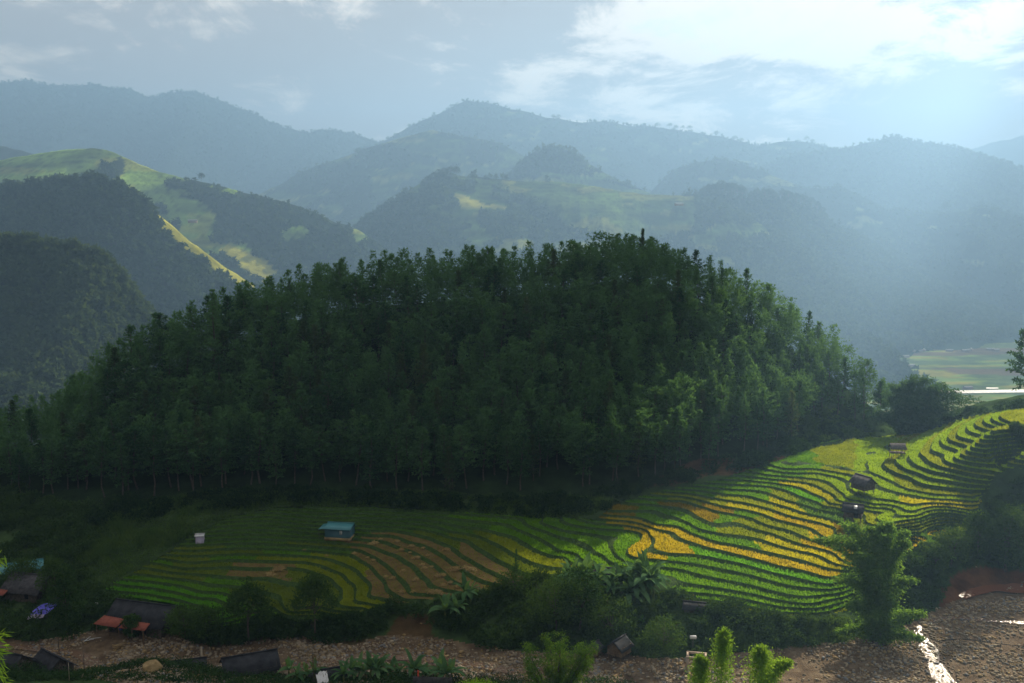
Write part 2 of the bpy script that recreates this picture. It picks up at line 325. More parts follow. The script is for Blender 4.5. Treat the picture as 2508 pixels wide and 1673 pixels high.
# ================================================================== NEAR TERRAIN
# contours of the rice terraces read off the photograph: level index -> pixels along the terrace rim
ZL = [4.0 + 0.45 * k for k in range(39)] + [21.1 + 0.85 * k for k in range(1, 14)]
CONT = {
 0: [(233,1460),(302,1463),(379,1473),(455,1493),(504,1535)],
 1: [(259,1445),(328,1451),(404,1463),(468,1478),(516,1493),(532,1514),(514,1534)],
 2: [(289,1430),(353,1437),(430,1450),(519,1464),(557,1476),(562,1514)],
 3: [(297,1417),(379,1425),(455,1437),(506,1450),(570,1460),(640,1480)],
 4: [(330,1405),(455,1419),(600,1437),(690,1460),(720,1500)],
 5: [(360,1390),(455,1404),(600,1415),(700,1425),(780,1455),(820,1495)],
 6: [(380,1378),(455,1391),(600,1390),(700,1389),(751,1394),(802,1412),(835,1437),(848,1468),(866,1486),(896,1485)],
 7: [(400,1367),(550,1370),(700,1374),(764,1379),(815,1397),(853,1422),(873,1455),(891,1476),(912,1482),(948,1478)],
 8: [(410,1357),(550,1358),(700,1358),(777,1363),(828,1376),(879,1402),(912,1437),(930,1463),(955,1474),(976,1475)],
 9: [(420,1345),(550,1343),(700,1345),(802,1352),(866,1358),(904,1384),(942,1422),(968,1453),(994,1468),(1029,1468)],
 10: [(600,1330),(853,1343),(899,1353),(937,1376),(968,1409),(1001,1435),(1032,1455),(1083,1459)],
 11: [(853,1330),(930,1343),(981,1361),(1014,1386),(1052,1425),(1091,1445),(1126,1450)],
 12: [(600,1308),(866,1317),(942,1325),(994,1343),(1032,1363),(1083,1397),(1129,1430),(1172,1448),(1200,1448)],
 13: [(919,1310),(1006,1325),(1057,1343),(1096,1368),(1147,1402),(1185,1422),(1231,1437)],
 14: [(600,1285),(955,1297),(1032,1310),(1083,1330),(1134,1361),(1185,1389),(1223,1407)],
 15: [(955,1289),(1083,1307),(1147,1322),(1198,1351),(1249,1384)],
 16: [(600,1265),(900,1277),(1100,1300),(1200,1322),(1233,1338),(1264,1358),(1302,1376),(1353,1389),(1404,1394)],
 17: [(1100,1282),(1200,1299),(1264,1315),(1302,1338),(1340,1356),(1384,1363),(1445,1384)],
 18: [(800,1258),(1170,1275),(1246,1284),(1302,1310),(1333,1325),(1379,1351),(1430,1374),(1455,1381)],
 19: [(1294,1284),(1340,1302),(1404,1320),(1448,1338),(1481,1363),(1514,1384),(1640,1412),(1800,1447),(1985,1478)],
 20: [(1333,1282),(1374,1297),(1430,1305),(1481,1312),(1506,1325),(1501,1345),(1514,1363),(1583,1384),(1700,1405),(1850,1435),(1985,1459)],
 21: [(1519,1297),(1570,1305),(1575,1317),(1537,1351),(1537,1358),(1557,1366),(1639,1374),(1731,1387),(1850,1412),(1985,1440)],
 22: [(1590,1310),(1600,1330),(1595,1345),(1639,1356),(1718,1361),(1807,1379),(1884,1400),(1960,1418),(2050,1430)],
 23: [(1644,1303),(1654,1315),(1705,1331),(1756,1346),(1833,1366),(1909,1387),(1986,1402),(2050,1412)],
 24: [(1603,1282),(1662,1289),(1705,1310),(1749,1326),(1833,1341),(1935,1364),(2050,1395)],
 25: [(1483,1247),(1603,1249),(1667,1270),(1705,1292),(1743,1303),(1858,1320),(1960,1349),(2050,1382)],
 26: [(1629,1239),(1705,1264),(1756,1282),(1807,1282),(1884,1305),(1960,1331),(2050,1359)],
 27: [(1672,1226),(1731,1244),(1782,1256),(1884,1287),(1960,1310),(2034,1335),(2150,1375)],
 28: [(1705,1222),(1769,1239),(1858,1256),(1935,1280),(2011,1310),(2110,1345)],
 29: [(1731,1216),(1833,1234),(1909,1254),(1986,1275),(2050,1295),(2150,1325)],
 30: [(1731,1203),(1833,1215),(1909,1236),(1986,1260),(2050,1277),(2150,1308),(2260,1325)],
 31: [(1790,1198),(1884,1210),(1935,1227),(2011,1249),(2090,1272),(2200,1295),(2320,1305)],
 32: [(1884,1192),(1935,1205),(2011,1233),(2050,1243),(2120,1262),(2240,1280),(2360,1285)],
 33: [(1840,1178),(1935,1190),(1990,1208),(2031,1232),(2080,1240),(2170,1255),(2260,1268),(2380,1268)],
 34: [(1860,1170),(1960,1180),(2011,1195),(2050,1215),(2090,1232),(2170,1244),(2260,1255),(2400,1252)],
 35: [(1880,1163),(1985,1172),(2036,1187),(2065,1208),(2087,1225),(2150,1235),(2260,1245),(2400,1243)],
 36: [(1900,1153),(2000,1158),(2050,1168),(2084,1199),(2130,1210),(2200,1228),(2300,1232),(2420,1232)],
 37: [(1915,1146),(2010,1150),(2060,1158),(2102,1152),(2125,1172),(2158,1190),(2190,1203),(2240,1213),(2370,1226)],
 38: [(1935,1133),(2071,1146),(2102,1148),(2128,1144),(2150,1162),(2184,1177),(2227,1198),(2291,1210),(2355,1213)],
 39: [(2168,1136),(2189,1154),(2227,1167),(2290,1190),(2380,1200)],
 40: [(2196,1131),(2227,1152),(2278,1170),(2367,1185),(2418,1190)],
 41: [(2230,1126),(2265,1147),(2329,1162),(2418,1178)],
 42: [(2255,1111),(2278,1131),(2329,1149),(2393,1162),(2434,1167)],
 43: [(2283,1103),(2316,1126),(2380,1147),(2446,1154)],
 44: [(2306,1085),(2342,1113),(2393,1134),(2450,1147)],
 45: [(2327,1078),(2362,1103),(2418,1124),(2470,1131)],
 46: [(2350,1070),(2380,1093),(2431,1111),(2495,1118)],
 47: [(2375,1057),(2400,1080),(2450,1098),(2508,1106)],
 48: [(2398,1047),(2430,1065),(2480,1083)],
 49: [(2429,1042),(2460,1055),(2508,1072)],
}
ctrl = []
for k, pts in CONT.items():
    for p in pts: ctrl.append(at_z(p[0], p[1], ZL[k]))
def cz(z, pts):
    for p in pts: ctrl.append(at_z(p[0], p[1], z))
def cy_(pts):
    for px, py, y, dz in pts:
        p = at_y(px, py, y); p[2] += dz; ctrl.append(p)
for px, py, z in [
    # flat field, back of the spur, right edge wood
    (2060,1105,20.9),(2120,1090,20.9),(2150,1120,20.9),(2000,1120,20.7),(2200,1075,20.8),(2240,1062,20.6),(2180,1110,21.0),
    (2290,1065,24.0),(2330,1050,26.5),(2400,1028,30),(2470,1018,33),(2508,1010,34.5),
    (2450,1210,18.5),(2500,1190,20),(2480,1130,27),
    (2420,1290,15),(2500,1280,16),(2360,1310,15.5),(2300,1330,14.5),(2220,1350,14.0),(2170,1380,13.6),(2250,1400,12.5),(2330,1390,12.5),(2420,1360,12.5),(2508,1350,13.5),
    (2120,1450,12.2),(2180,1440,12.0),(2250,1450,11.3),(2330,1440,11.0),
    (2120,1520,9.9),(2200,1500,10.0),(2280,1480,9.7),(2340,1460,9.6),(2380,1430,9.7),(2430,1415,9.8),(2508,1405,10.0),
    # river bed, right to left
    (2400,1480,9.1),(2508,1470,9.3),(2300,1520,8.7),(2420,1540,8.6),(2508,1560,8.5),(2230,1560,8.3),(2300,1620,7.9),(2450,1640,8.1),(2330,1673,7.6),(2508,1673,7.9),
    (2120,1600,8.2),(2050,1590,8.4),(2150,1673,7.6),(1980,1600,8.2),(1900,1610,8.0),(1900,1673,7.4),(1750,1640,7.2),(1700,1673,6.9),(1560,1640,6.5),(1480,1660,6.2),
    (1400,1640,5.8),(1330,1620,5.4),(1250,1620,5.0),(1250,1665,4.7),(1150,1610,4.3),(1150,1640,4.1),(1050,1590,3.8),(1000,1615,3.5),(900,1600,3.0),(900,1640,2.8),(780,1590,2.6),(750,1625,2.3),
    (640,1600,2.0),(560,1625,1.7),(450,1580,1.5),(450,1640,1.2),(330,1590,1.1),(330,1640,0.7),(240,1590,0.8),(200,1620,0.3),(120,1590,0.2),(50,1585,0.0),(0,1580,-0.2),
    # far bank
    (1980,1560,9.3),(1900,1540,10.3),(2050,1550,9.7),(1800,1500,10.9),(1750,1540,9.3),(1700,1480,11.2),(1640,1500,10.2),(1700,1580,8.0),(1600,1560,7.6),(1560,1480,10.2),(1500,1420,12.0),(1450,1450,10.6),
    (1550,1420,12.6),(1620,1440,12.3),(1500,1530,8.0),(1500,1590,6.7),(1420,1560,6.9),(1400,1500,8.6),(1350,1440,10.3),(1320,1560,6.2),(1300,1500,8.2),(1250,1460,9.6),(1250,1560,5.7),
    (1180,1560,5.3),(1150,1500,7.5),(1100,1480,8.4),(1050,1550,5.0),(1050,1500,7.0),(980,1500,6.8),(960,1560,4.0),(900,1520,5.6),(880,1570,3.3),(830,1510,5.6),(800,1560,3.0),(740,1530,4.2),(720,1570,2.5),
    (640,1510,4.4),(620,1560,2.3),(560,1545,3.3),(530,1570,2.1),(500,1560,2.6),(450,1530,2.6),(430,1510,3.0),(350,1545,1.9),(350,1500,2.9),(250,1540,1.7),(250,1500,2.6),(180,1510,2.2),(200,1470,3.3),
    (120,1490,2.3),(120,1540,1.0),(60,1480,2.5),(0,1500,1.6),(0,1440,3.4),(100,1430,3.9),(170,1420,4.4),
    (50,1380,5.2),(120,1380,5.4),(200,1380,6.0),(250,1350,7.3),(320,1370,6.8),(180,1320,8.0),(80,1310,7.8),(0,1320,7.0),(330,1310,9.3),(400,1280,11.0),
    # foot of the forest
    (0,1230,10.5),(100,1250,10.2),(150,1285,9.2),(250,1262,11.0),(380,1245,12.3),(500,1235,13.0),(700,1218,13.6),(850,1225,13.4),(1000,1235,13.2),(1150,1245,13.1),(1250,1243,13.3),(1350,1255,13.0),(1430,1240,14.2),
    (1550,1205,16.6),(1650,1183,18.2),(1750,1165,19.2),(1850,1140,20.2),(1930,1115,20.8),(1990,1085,21.3),
    ]: ctrl.append(at_z(px, py, z))
RIDGE = [(-120,950,258,17),(0,945,262,18),(150,915,264,20),(250,850,267,16),(340,805,270,15),(440,785,275,15),(520,745,280,14),(640,706,288,14),(740,668,293,14),(870,642,300,14),(1000,640,305,13),(1190,624,310,13),
         (1330,616,315,13),(1480,592,318,13),(1580,590,320,13),(1700,632,318,13),(1830,692,312,12),(1960,772,305,12),(2050,842,298,11),(2130,912,290,10),(2180,980,280,8)]
for px, py, y, h in RIDGE:
    p = at_y(px, py, y); p[2] -= h; ctrl.append(p)
    q = p.copy(); q[1] += 45; q[0] *= 1.12; q[2] -= 22; ctrl.append(q)
    q = p.copy(); q[1] += 110; q[0] *= 1.3; q[2] = min(q[2] - 60, -10); ctrl.append(q)
# mid face of the hill
for px, y, z in [(700,255,29),(900,262,32),(1100,265,34),(1300,268,36),(1500,270,38),(1700,270,36),(1850,268,31),(1950,270,27),(2030,270,23.5),(2090,272,21.5),(500,253,23),(300,250,18)]:
    ctrl.append(np.array([(px - 1254) / FPX * y, y, z]))
# beyond the right shoulder the ground falls to the main valley
for px, y, z in [(2230,285,19),(2350,280,25),(2500,270,31),(2300,320,8),(2450,320,10),(2600,320,12),(2250,370,-12),(2450,380,-14),(2650,380,-12),(2700,260,34),(2700,230,28),(2650,205,22)]:
    ctrl.append(np.array([(px - 1254) / FPX * y, y, z]))
# near bank and the slope below the viewpoint
def nz_(x, y): return 77.6 - 0.492 * y
for x in (-150, -100, -60, -20, 20, 60, 100, 150):
    river = np.interp(x, [-90, -40, 0, 40, 70], [0.5, 1.5, 4.0, 6.5, 7.5])
    yb = np.interp(x, [-90, -40, 0, 40, 70], [166, 160, 154, 150, 149])
    ctrl.append(np.array([x, yb, river])); ctrl.append(np.array([x, yb - 5, river + 0.6 if x > 30 else 6.6])); ctrl.append(np.array([x, yb - 13, river + 1 if x > 30 else 8.0]))
    for y in (135, 115, 90, 60, 30, 0, -40): ctrl.append(np.array([x, y, nz_(x, y) - (2 if 60 < y < 130 else 0)]))
CT = np.array(ctrl)
def _tps(r2): return np.where(r2 > 1e-12, 0.5 * r2 * np.log(r2 + 1e-12), 0.0)
_XY = CT[:, :2] / 50.0; _n = len(CT)
_A = np.zeros((_n + 3, _n + 3)); _A[:_n, :_n] = _tps(((_XY[:, None] - _XY[None]) ** 2).sum(-1)) + np.eye(_n) * 4e-4
_A[:_n, _n] = 1; _A[:_n, _n + 1:] = _XY; _A[_n, :_n] = 1; _A[_n + 1:, :_n] = _XY.T
_w = np.linalg.solve(_A, np.concatenate([CT[:, 2], np.zeros(3)]))
def hsmooth(x, y):
    x = np.asarray(x, float).ravel() / 50.0; y = np.asarray(y, float).ravel() / 50.0; out = np.empty(len(x))
    for i in range(0, len(x), 20000):
        q = np.stack([x[i:i + 20000], y[i:i + 20000]], 1)
        out[i:i + 20000] = _tps(((q[:, None] - _XY[None]) ** 2).sum(-1)) @ _w[:_n] + _w[_n] + q @ _w[_n + 1:]
    return out
# fine sheet
GS = 0.55; X0, X1, Y0, Y1 = -142.0, 152.0, 140.0, 300.0
gx = np.arange(X0, X1 + 1e-6, GS); gy = np.arange(Y0, Y1 + 1e-6, GS); NX, NY = len(gx), len(gy)
# evaluate the spline on a coarser lattice and interpolate (fast)
def lattice(xs, ys, step=1.6):
    ax = np.arange(xs[0] - step, xs[-1] + 2 * step, step); ay = np.arange(ys[0] - step, ys[-1] + 2 * step, step)
    AX, AY = np.meshgrid(ax, ay); H = hsmooth(AX, AY).reshape(AX.shape)
    ix = (xs - ax[0]) / step; iy = (ys - ay[0]) / step
    i0 = np.floor(ix).astype(int); j0 = np.floor(iy).astype(int); fx = ix - i0; fy = iy - j0
    def cub(A, i, f, axis):
        g = lambda k: np.take(A, np.clip(i + k, 0, A.shape[axis] - 1), axis=axis)
        sh = [1, 1]; sh[axis] = -1; f = f.reshape(sh); a, b, c, d = g(-1), g(0), g(1), g(2)
        return b + 0.5 * f * (c - a + f * (2 * a - 5 * b + 4 * c - d + f * (3 * (b - c) + d - a)))
    return cub(cub(H, i0, fx, 1), j0, fy, 0)
HG = lattice(gx, gy)
GX, GY = np.meshgrid(gx, gy)
PX, PY = project(np.stack([GX, GY, HG], -1))
TERR = [  # where the paddies are, in the picture
 [(215,1455),(300,1415),(420,1345),(450,1318),(560,1262),(680,1240),(900,1238),(1120,1252),(1300,1266),(1460,1268),(1500,1235),(1600,1205),(1760,1172),(1900,1128),(1990,1092),(2030,1078),(2120,1070),(2250,1058),(2300,1040),(2400,1015),(2508,1000),(2640,1000),
  (2640,1120),(2450,1160),(2400,1240),(2430,1280),(2340,1320),(2260,1335),(2180,1370),(2110,1420),(2080,1500),(1980,1512),(1850,1505),(1740,1480),(1620,1432),(1560,1400),(1500,1392),(1440,1392),(1380,1408),(1300,1408),(1240,1442),(1100,1462),(1000,1478),(900,1500),(830,1518),(740,1518),(640,1505),(560,1556),(500,1556),(470,1500),(380,1478)]]
TM = inpoly(PX, PY, TERR[0]) & (GY > 150) & (HG > 3.6)
# river bed mask (picture)
BEDP = [(-60,1560),(60,1575),(160,1560),(230,1545),(320,1545),(430,1560),(520,1590),(640,1570),(760,1560),(860,1585),(930,1560),(1030,1560),(1150,1580),(1260,1595),(1400,1605),(1500,1600),(1600,1615),(1750,1610),(1900,1590),(2060,1575),(2160,1555),(2230,1530),(2300,1490),(2380,1455),(2508,1430),(2600,1430),(2600,1720),(1300,1720),(1000,1690),(700,1672),(400,1690),(200,1660),(100,1615),(-60,1600)]
BM = inpoly(PX, PY, BEDP)
amp = np.where(TM, 0.05, np.where(BM, 0.12, 0.45))
HG = HG + amp * fbm(GX, GY, 6.0, 4, 3) + np.where(TM, 0.06 * fbm(GX, GY, 14, 2, 9), 0)
def ground_z(x, y):
    fx = np.clip((np.asarray(x, float) - X0) / GS, 0, NX - 1.001); fy = np.clip((np.asarray(y, float) - Y0) / GS, 0, NY - 1.001)
    i = fx.astype(int); j = fy.astype(int); a = fx - i; b = fy - j
    return (HG[j, i] * (1 - a) + HG[j, i + 1] * a) * (1 - b) + (HG[j + 1, i] * (1 - a) + HG[j + 1, i + 1] * a) * b
def G(px, py):
    """point of the near ground seen at a pixel"""
    d = ray(px, py); ts = np.arange(148, 298, 0.25) / d[1]; P = np.array([0, 0, CAMZ]) + d * ts[:, None]
    ok = np.nonzero(P[:, 2] <= ground_z(P[:, 0], P[:, 1]))[0]
    i = ok[0] if len(ok) else -1
    p = P[i].copy(); p[2] = ground_z(p[0], p[1]); return p

# cover colours of the near ground
cols = np.zeros((NY, NX, 3)); 
n1 = fbm(GX, GY, 9, 4, 21); n2 = fbm(GX, GY, 3, 3, 5)
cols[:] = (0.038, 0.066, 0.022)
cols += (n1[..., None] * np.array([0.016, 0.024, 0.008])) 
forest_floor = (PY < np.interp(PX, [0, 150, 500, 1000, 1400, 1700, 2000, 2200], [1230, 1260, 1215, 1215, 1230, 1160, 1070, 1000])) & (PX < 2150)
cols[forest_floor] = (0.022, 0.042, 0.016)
for poly, c, f in [([(930,1575),(975,1520),(1035,1505),(1060,1530),(1050,1590),(950,1590)], (0.085,0.045,0.024), .8),
                ([(2340,1400),(2420,1385),(2508,1395),(2560,1440),(2420,1450),(2330,1480),(2290,1490)], (0.11,0.045,0.022), .9),
                ([(480,1560),(620,1545),(900,1565),(860,1590),(520,1600)], (0.060,0.042,0.026), 0.8), ([(760,1510),(830,1505),(830,1560),(790,1570)], (0.16,0.10,0.05), 0.8),
                ([(250,1560),(310,1535),(450,1545),(440,1580),(320,1570)], (0.17,0.12,0.065), 1), ([(0,1575),(60,1580),(110,1610),(90,1625),(40,1600)], (0.26,0.18,0.08), 1),
                ([(380,1650),(500,1650),(640,1640),(700,1673),(380,1700)], (0.22,0.16,0.085), 1), ([(1680,1135),(1900,1105),(1940,1125),(1800,1160),(1650,1190),(1580,1190)], (0.10,0.055,0.03), 0.8)]:
    mk = inpoly(PX + n2 * 25, PY + n1 * 12, poly); cols[mk] = np.array(c) * f + cols[mk] * (1 - f)
def sheet(name, cellmask, mats, midx=None):
    jj, ii = np.nonzero(cellmask)
    idx = -np.ones((NY, NX), int); q = np.stack([jj * NX + ii, jj * NX + ii + 1, (jj + 1) * NX + ii + 1, (jj + 1) * NX + ii], 1)
    u, inv = np.unique(q.ravel(), return_inverse=True)
    V = np.stack([GX.ravel()[u], GY.ravel()[u], HG.ravel()[u]], 1)
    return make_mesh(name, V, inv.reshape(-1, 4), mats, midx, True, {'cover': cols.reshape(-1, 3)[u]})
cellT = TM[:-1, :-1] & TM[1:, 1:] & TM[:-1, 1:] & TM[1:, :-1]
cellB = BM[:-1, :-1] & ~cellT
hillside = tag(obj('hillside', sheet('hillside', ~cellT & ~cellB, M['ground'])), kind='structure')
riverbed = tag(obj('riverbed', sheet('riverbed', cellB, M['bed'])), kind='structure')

# ------------------------------------------------------------------ terraces: each paddy a piece of the hillside
SEG = {  # rim level -> (pixel limit, crop)
 0: [(700,'bright')], 1: [(700,'bright')], 2: [(600,'bright'),(900,'green')], 3: [(560,'green'),(900,'olive')], 4: [(500,'olive'),(620,'green'),(900,'olive')], 5: [(560,'olive'),(700,'mud'),(1000,'olive')],
 6: [(420,'green'),(560,'olive'),(720,'mud'),(900,'ygreen')], 7: [(520,'olive'),(640,'green'),(960,'ygreen')], 8: [(640,'olive'),(760,'green'),(890,'ygreen'),(1100,'mud')], 9: [(560,'olive'),(860,'weed'),(1100,'mud')],
 10: [(700,'weed'),(850,'olive'),(1200,'mud')], 11: [(840,'weed'),(1300,'mud')], 12: [(880,'weed'),(1300,'mud')], 13: [(920,'weed'),(1300,'mud')], 14: [(1000,'weed'),(1130,'olive'),(1300,'mud')],
 15: [(1100,'weed'),(1300,'olive')], 16: [(1160,'weed'),(1200,'olive'),(1450,'ygreen')], 17: [(1190,'weed'),(1450,'green'),(1700,'ochre'),(2200,'green')], 18: [(1100,'weed'),(1600,'green'),(1760,'green'),(2200,'green')],
 19: [(1150,'weed'),(1600,'green'),(2200,'green')], 20: [(1200,'weed'),(1600,'green'),(2200,'green')], 21: [(1200,'weed'),(1535,'green'),(1640,'gold'),(2200,'green')], 22: [(1480,'weed'),(1690,'gold'),(2200,'bright')],
 23: [(1480,'ochre'),(1740,'gold'),(2060,'gold'),(2200,'weed')], 24: [(1560,'ochre'),(1740,'green'),(1850,'green'),(2060,'yellow'),(2200,'weed')], 25: [(1560,'ochre'),(1680,'green'),(1760,'green'),(1880,'ygreen'),(2080,'yellow'),(2200,'gold')],
 26: [(1610,'green'),(1760,'ochre'),(1800,'green'),(1960,'ygreen'),(2200,'gold')], 27: [(1640,'green'),(1720,'ygreen'),(1790,'ochre'),(1850,'green'),(1980,'ygreen'),(2200,'gold')], 28: [(1690,'ygreen'),(1770,'ygreen'),(1900,'yellow'),(2060,'gold'),(2300,'weed')],
 29: [(1760,'green'),(1830,'ygreen'),(1900,'ygreen'),(2040,'yellow'),(2060,'ochre'),(2300,'olive')], 30: [(1800,'green'),(1880,'green'),(1970,'yellow'),(2100,'weed'),(2400,'olive')], 31: [(1880,'green'),(1950,'ygreen'),(2090,'weed'),(2400,'olive')],
 32: [(1930,'green'),(2020,'bright'),(2240,'ygreen'),(2500,'weed')], 33: [(1910,'green'),(2035,'yellow'),(2090,'ygreen'),(2500,'lime')], 34: [(1940,'green'),(2060,'ygreen'),(2500,'lime')], 35: [(1960,'green'),(2070,'lime'),(2260,'lime'),(2500,'yellow')],
 36: [(1960,'green'),(2200,'lime'),(2500,'yellow')], 37: [(2000,'green'),(2090,'ygreen'),(2600,'lime')], 38: [(2060,'green'),(2190,'lime'),(2600,'ygreen')], 39: [(2220,'ygreen'),(2600,'lime')],
}
def crop_of(k, px):
    if k not in SEG:
        return (0, 'lime' if (k % 3) else 'ygreen')
    for i, (lim, c) in enumerate(SEG[k]):
        if px < lim: return (i, c)
    return (len(SEG[k]) - 1, SEG[k][-1][1])
def build_terraces():
    jj, ii = np.nonzero(cellT); a = jj * NX + ii; b = a + 1; d = a + NX; c = d + 1
    T = np.concatenate([np.stack([a, b, c], 1), np.stack([a, c, d], 1)])
    X = GX.ravel(); Y = GY.ravel(); H = HG.ravel()
    P = np.stack([X[T], Y[T], H[T]], -1)          # m,3,3
    zl = np.array([-50.0] + ZL + [99.0])
    hmin = P[..., 2].min(1); hmax = P[..., 2].max(1)
    treads = {}; risers = []
    RF = 0.23
    def clip(poly, lo, hi):
        for s, lim in ((1, lo), (-1, hi)):
            out = []; n = len(poly)
            for q in range(n):
                p0 = poly[q]; p1 = poly[(q + 1) % n]; d0 = s * (p0[2] - lim); d1 = s * (p1[2] - lim)
                if d0 >= 0: out.append(p0)
                if (d0 >= 0) != (d1 >= 0):
                    t = d0 / (d0 - d1); out.append((p0[0] + t * (p1[0] - p0[0]), p0[1] + t * (p1[1] - p0[1]), p0[2] + t * (p1[2] - p0[2])))
            poly = out
            if len(poly) < 3: return poly
        return poly
    k0 = np.searchsorted(zl, hmin, 'right') - 1; k1 = np.searchsorted(zl, hmax, 'right') - 1
    cen = P.mean(1); cpx, cpy = project(cen); cpx = cpx + 26 * fbm(cen[:, 0], cen[:, 1], 5.0, 3, 61)
    for t in range(len(T)):
        poly0 = [tuple(v) for v in P[t]]
        for k in range(k0[t], k1[t] + 1):
            lo, hi = zl[k], zl[k + 1]; w = hi - lo if k > 0 else 0.45
            kk = k - 1                                  # level index of the rim
            if k == 0 or k == len(zl) - 2: foot = hi if k else hi - 0.2
            else: foot = hi - RF * (hi - lo)
            if hmin[t] < foot:
                tp = clip(poly0, lo, foot) if not (hmin[t] >= lo and hmax[t] <= foot) else poly0
                if len(tp) >= 3:
                    if k == 0: risers.append([(p[0], p[1], p[2]) for p in tp])
                    else:
                        out = []
                        for p in tp:
                            f = p[2] - lo; out.append((p[0], p[1], lo + 0.10 * max(0.0, 1 - f / (0.12 * w)) + 0.02 * f))
                        i, cr = crop_of(kk, cpx[t]); treads.setdefault((kk, i, cr), []).append(out)
            if k and hmax[t] > foot and foot < hi:
                tp = clip(poly0, foot, hi)
                if len(tp) >= 3:
                    lo_ = lo + 0.02 * (foot - lo); risers.append([(p[0], p[1], lo_ + (hi + 0.10 - lo_) * (p[2] - foot) / (hi - foot)) for p in tp])
    def tris(polys):
        V = []; F = []
        for p in polys:
            n0 = len(V); V.extend(p)
            for q in range(1, len(p) - 1): F.append((n0, n0 + q, n0 + q + 1))
        return np.array(V), np.array(F)
    # banks: one grassy riser piece for each side of the slope
    V, F = tris(risers)
    bx = obj('terrace_bank', make_mesh('terrace_bank', V, F, M['bank']), hillside); bx['kind'] = 'stuff'
    rg = np.random.default_rng(5)
    n = 0
    for (kk, i, cr), polys in treads.items():
        V, F = tris(polys)
        A = V[F]; ar = 0.5 * np.linalg.norm(np.cross(A[:, 1] - A[:, 0], A[:, 2] - A[:, 0]), axis=1)
        if ar.sum() < 0.4: 
            continue
        o = obj('rice_terrace', make_mesh('rice_terrace', V, F, M['mud'] if cr == 'mud' else M['rice_' + cr]), hillside); n += 1
        if cr == 'mud': dens, hgt, mt = 4.0, 0.18, M['rice_olive']
        elif cr == 'weed': dens, hgt, mt = 5.0, 0.5, M['rice_weed']
        else: dens, hgt, mt = 15.0, 0.42, M['rice_' + cr]
        cnt = rg.poisson(ar * dens); fi = np.repeat(np.arange(len(F)), cnt); m_ = len(fi)
        if m_ < 3: continue
        r1 = np.sqrt(rg.random(m_)); r2 = rg.random(m_)
        P_ = A[fi, 0] * (1 - r1)[:, None] + A[fi, 1] * (r1 * (1 - r2))[:, None] + A[fi, 2] * (r1 * r2)[:, None]
        mb = MB(); P2 = P_; D = rg.normal(size=(len(P2), 3)) * 0.30; D[:, 2] = 1
        mb.blades(P2, D, hgt * rg.uniform(0.75, 1.15, len(P2)), 0.20, rg)
        c_ = mb.build('rice_plants', mt, o); c_['kind'] = 'stuff'
    print('terraces', n, 'risers', len(risers))
    # grass on the banks
    V, F = tris(risers); A = V[F]; ar = 0.5 * np.linalg.norm(np.cross(A[:, 1] - A[:, 0], A[:, 2] - A[:, 0]), axis=1)
    cnt = rg.poisson(ar * 5.0); fi = np.repeat(np.arange(len(F)), cnt); m_ = len(fi); r1 = np.sqrt(rg.random(m_)); r2 = rg.random(m_)
    P_ = A[fi, 0] * (1 - r1)[:, None] + A[fi, 1] * (r1 * (1 - r2))[:, None] + A[fi, 2] * (r1 * r2)[:, None]
    mb = MB(); D = rg.normal(size=(m_, 3)) * 0.5; D[:, 2] = 0.8; mb.blades(P_, D, rg.uniform(0.2, 0.42, m_), 0.14, rg)
    g = mb.build('bank_grass', M['grass'], bx); g['kind'] = 'stuff'
build_terraces()

# coarse sheet around: the slope under the viewpoint, the far sides, out to the valley
cxs = np.concatenate([np.arange(-420, X0, 6.0), np.arange(X0, X1, 4.9), np.arange(X1, 460, 6.0)]); cys = np.concatenate([np.arange(-120, Y0, 4.0), np.arange(Y0, Y1, 4.0), np.arange(Y1, 470, 5.0), np.arange(475, 1000, 18.0)])
CX, CY = np.meshgrid(cxs, cys); CH = hsmooth(np.clip(CX, -330, 360), np.clip(CY, -60, 440)).reshape(CX.shape)
inside = (CX > X0 + 3) & (CX < X1 - 3) & (CY > Y0 + 3) & (CY < Y1 - 3)
CH = np.where(inside, CH - 4.0, CH - 0.15) + 0.5 * fbm(CX, CY, 25, 3, 77) * ~inside
CH = np.where(CY > 440, CH - (CY - 440) * 0.42, CH); CH = np.maximum(CH, -196.0)
near = (CY < 130)
CH = np.where(near, np.minimum(CH, 77.8 - 0.494 * np.maximum(CY, 0) + 0.4 * fbm(CX, CY, 12, 3, 4)), CH)
CH = np.where(CY < 2, np.minimum(CH, 78.2), CH)
cc = np.zeros(CX.shape + (3,)); cc[:] = (0.040, 0.070, 0.024); cc += fbm(CX, CY, 15, 3, 8)[..., None] * np.array([0.015, 0.025, 0.008])
idx = np.arange(CX.size).reshape(CX.shape); q = np.stack([idx[:-1, :-1], idx[:-1, 1:], idx[1:, 1:], idx[1:, :-1]], -1).reshape(-1, 4)
tag(obj('surrounding_slope', make_mesh('surrounding_slope', np.stack([CX, CY, CH], -1).reshape(-1, 3), q, M['ground'], None, True, {'cover': cc.reshape(-1, 3)})), kind='structure')
def coarse_z(x, y): return float(min(hsmooth([x], [y])[0], 77.8 - 0.494 * y))
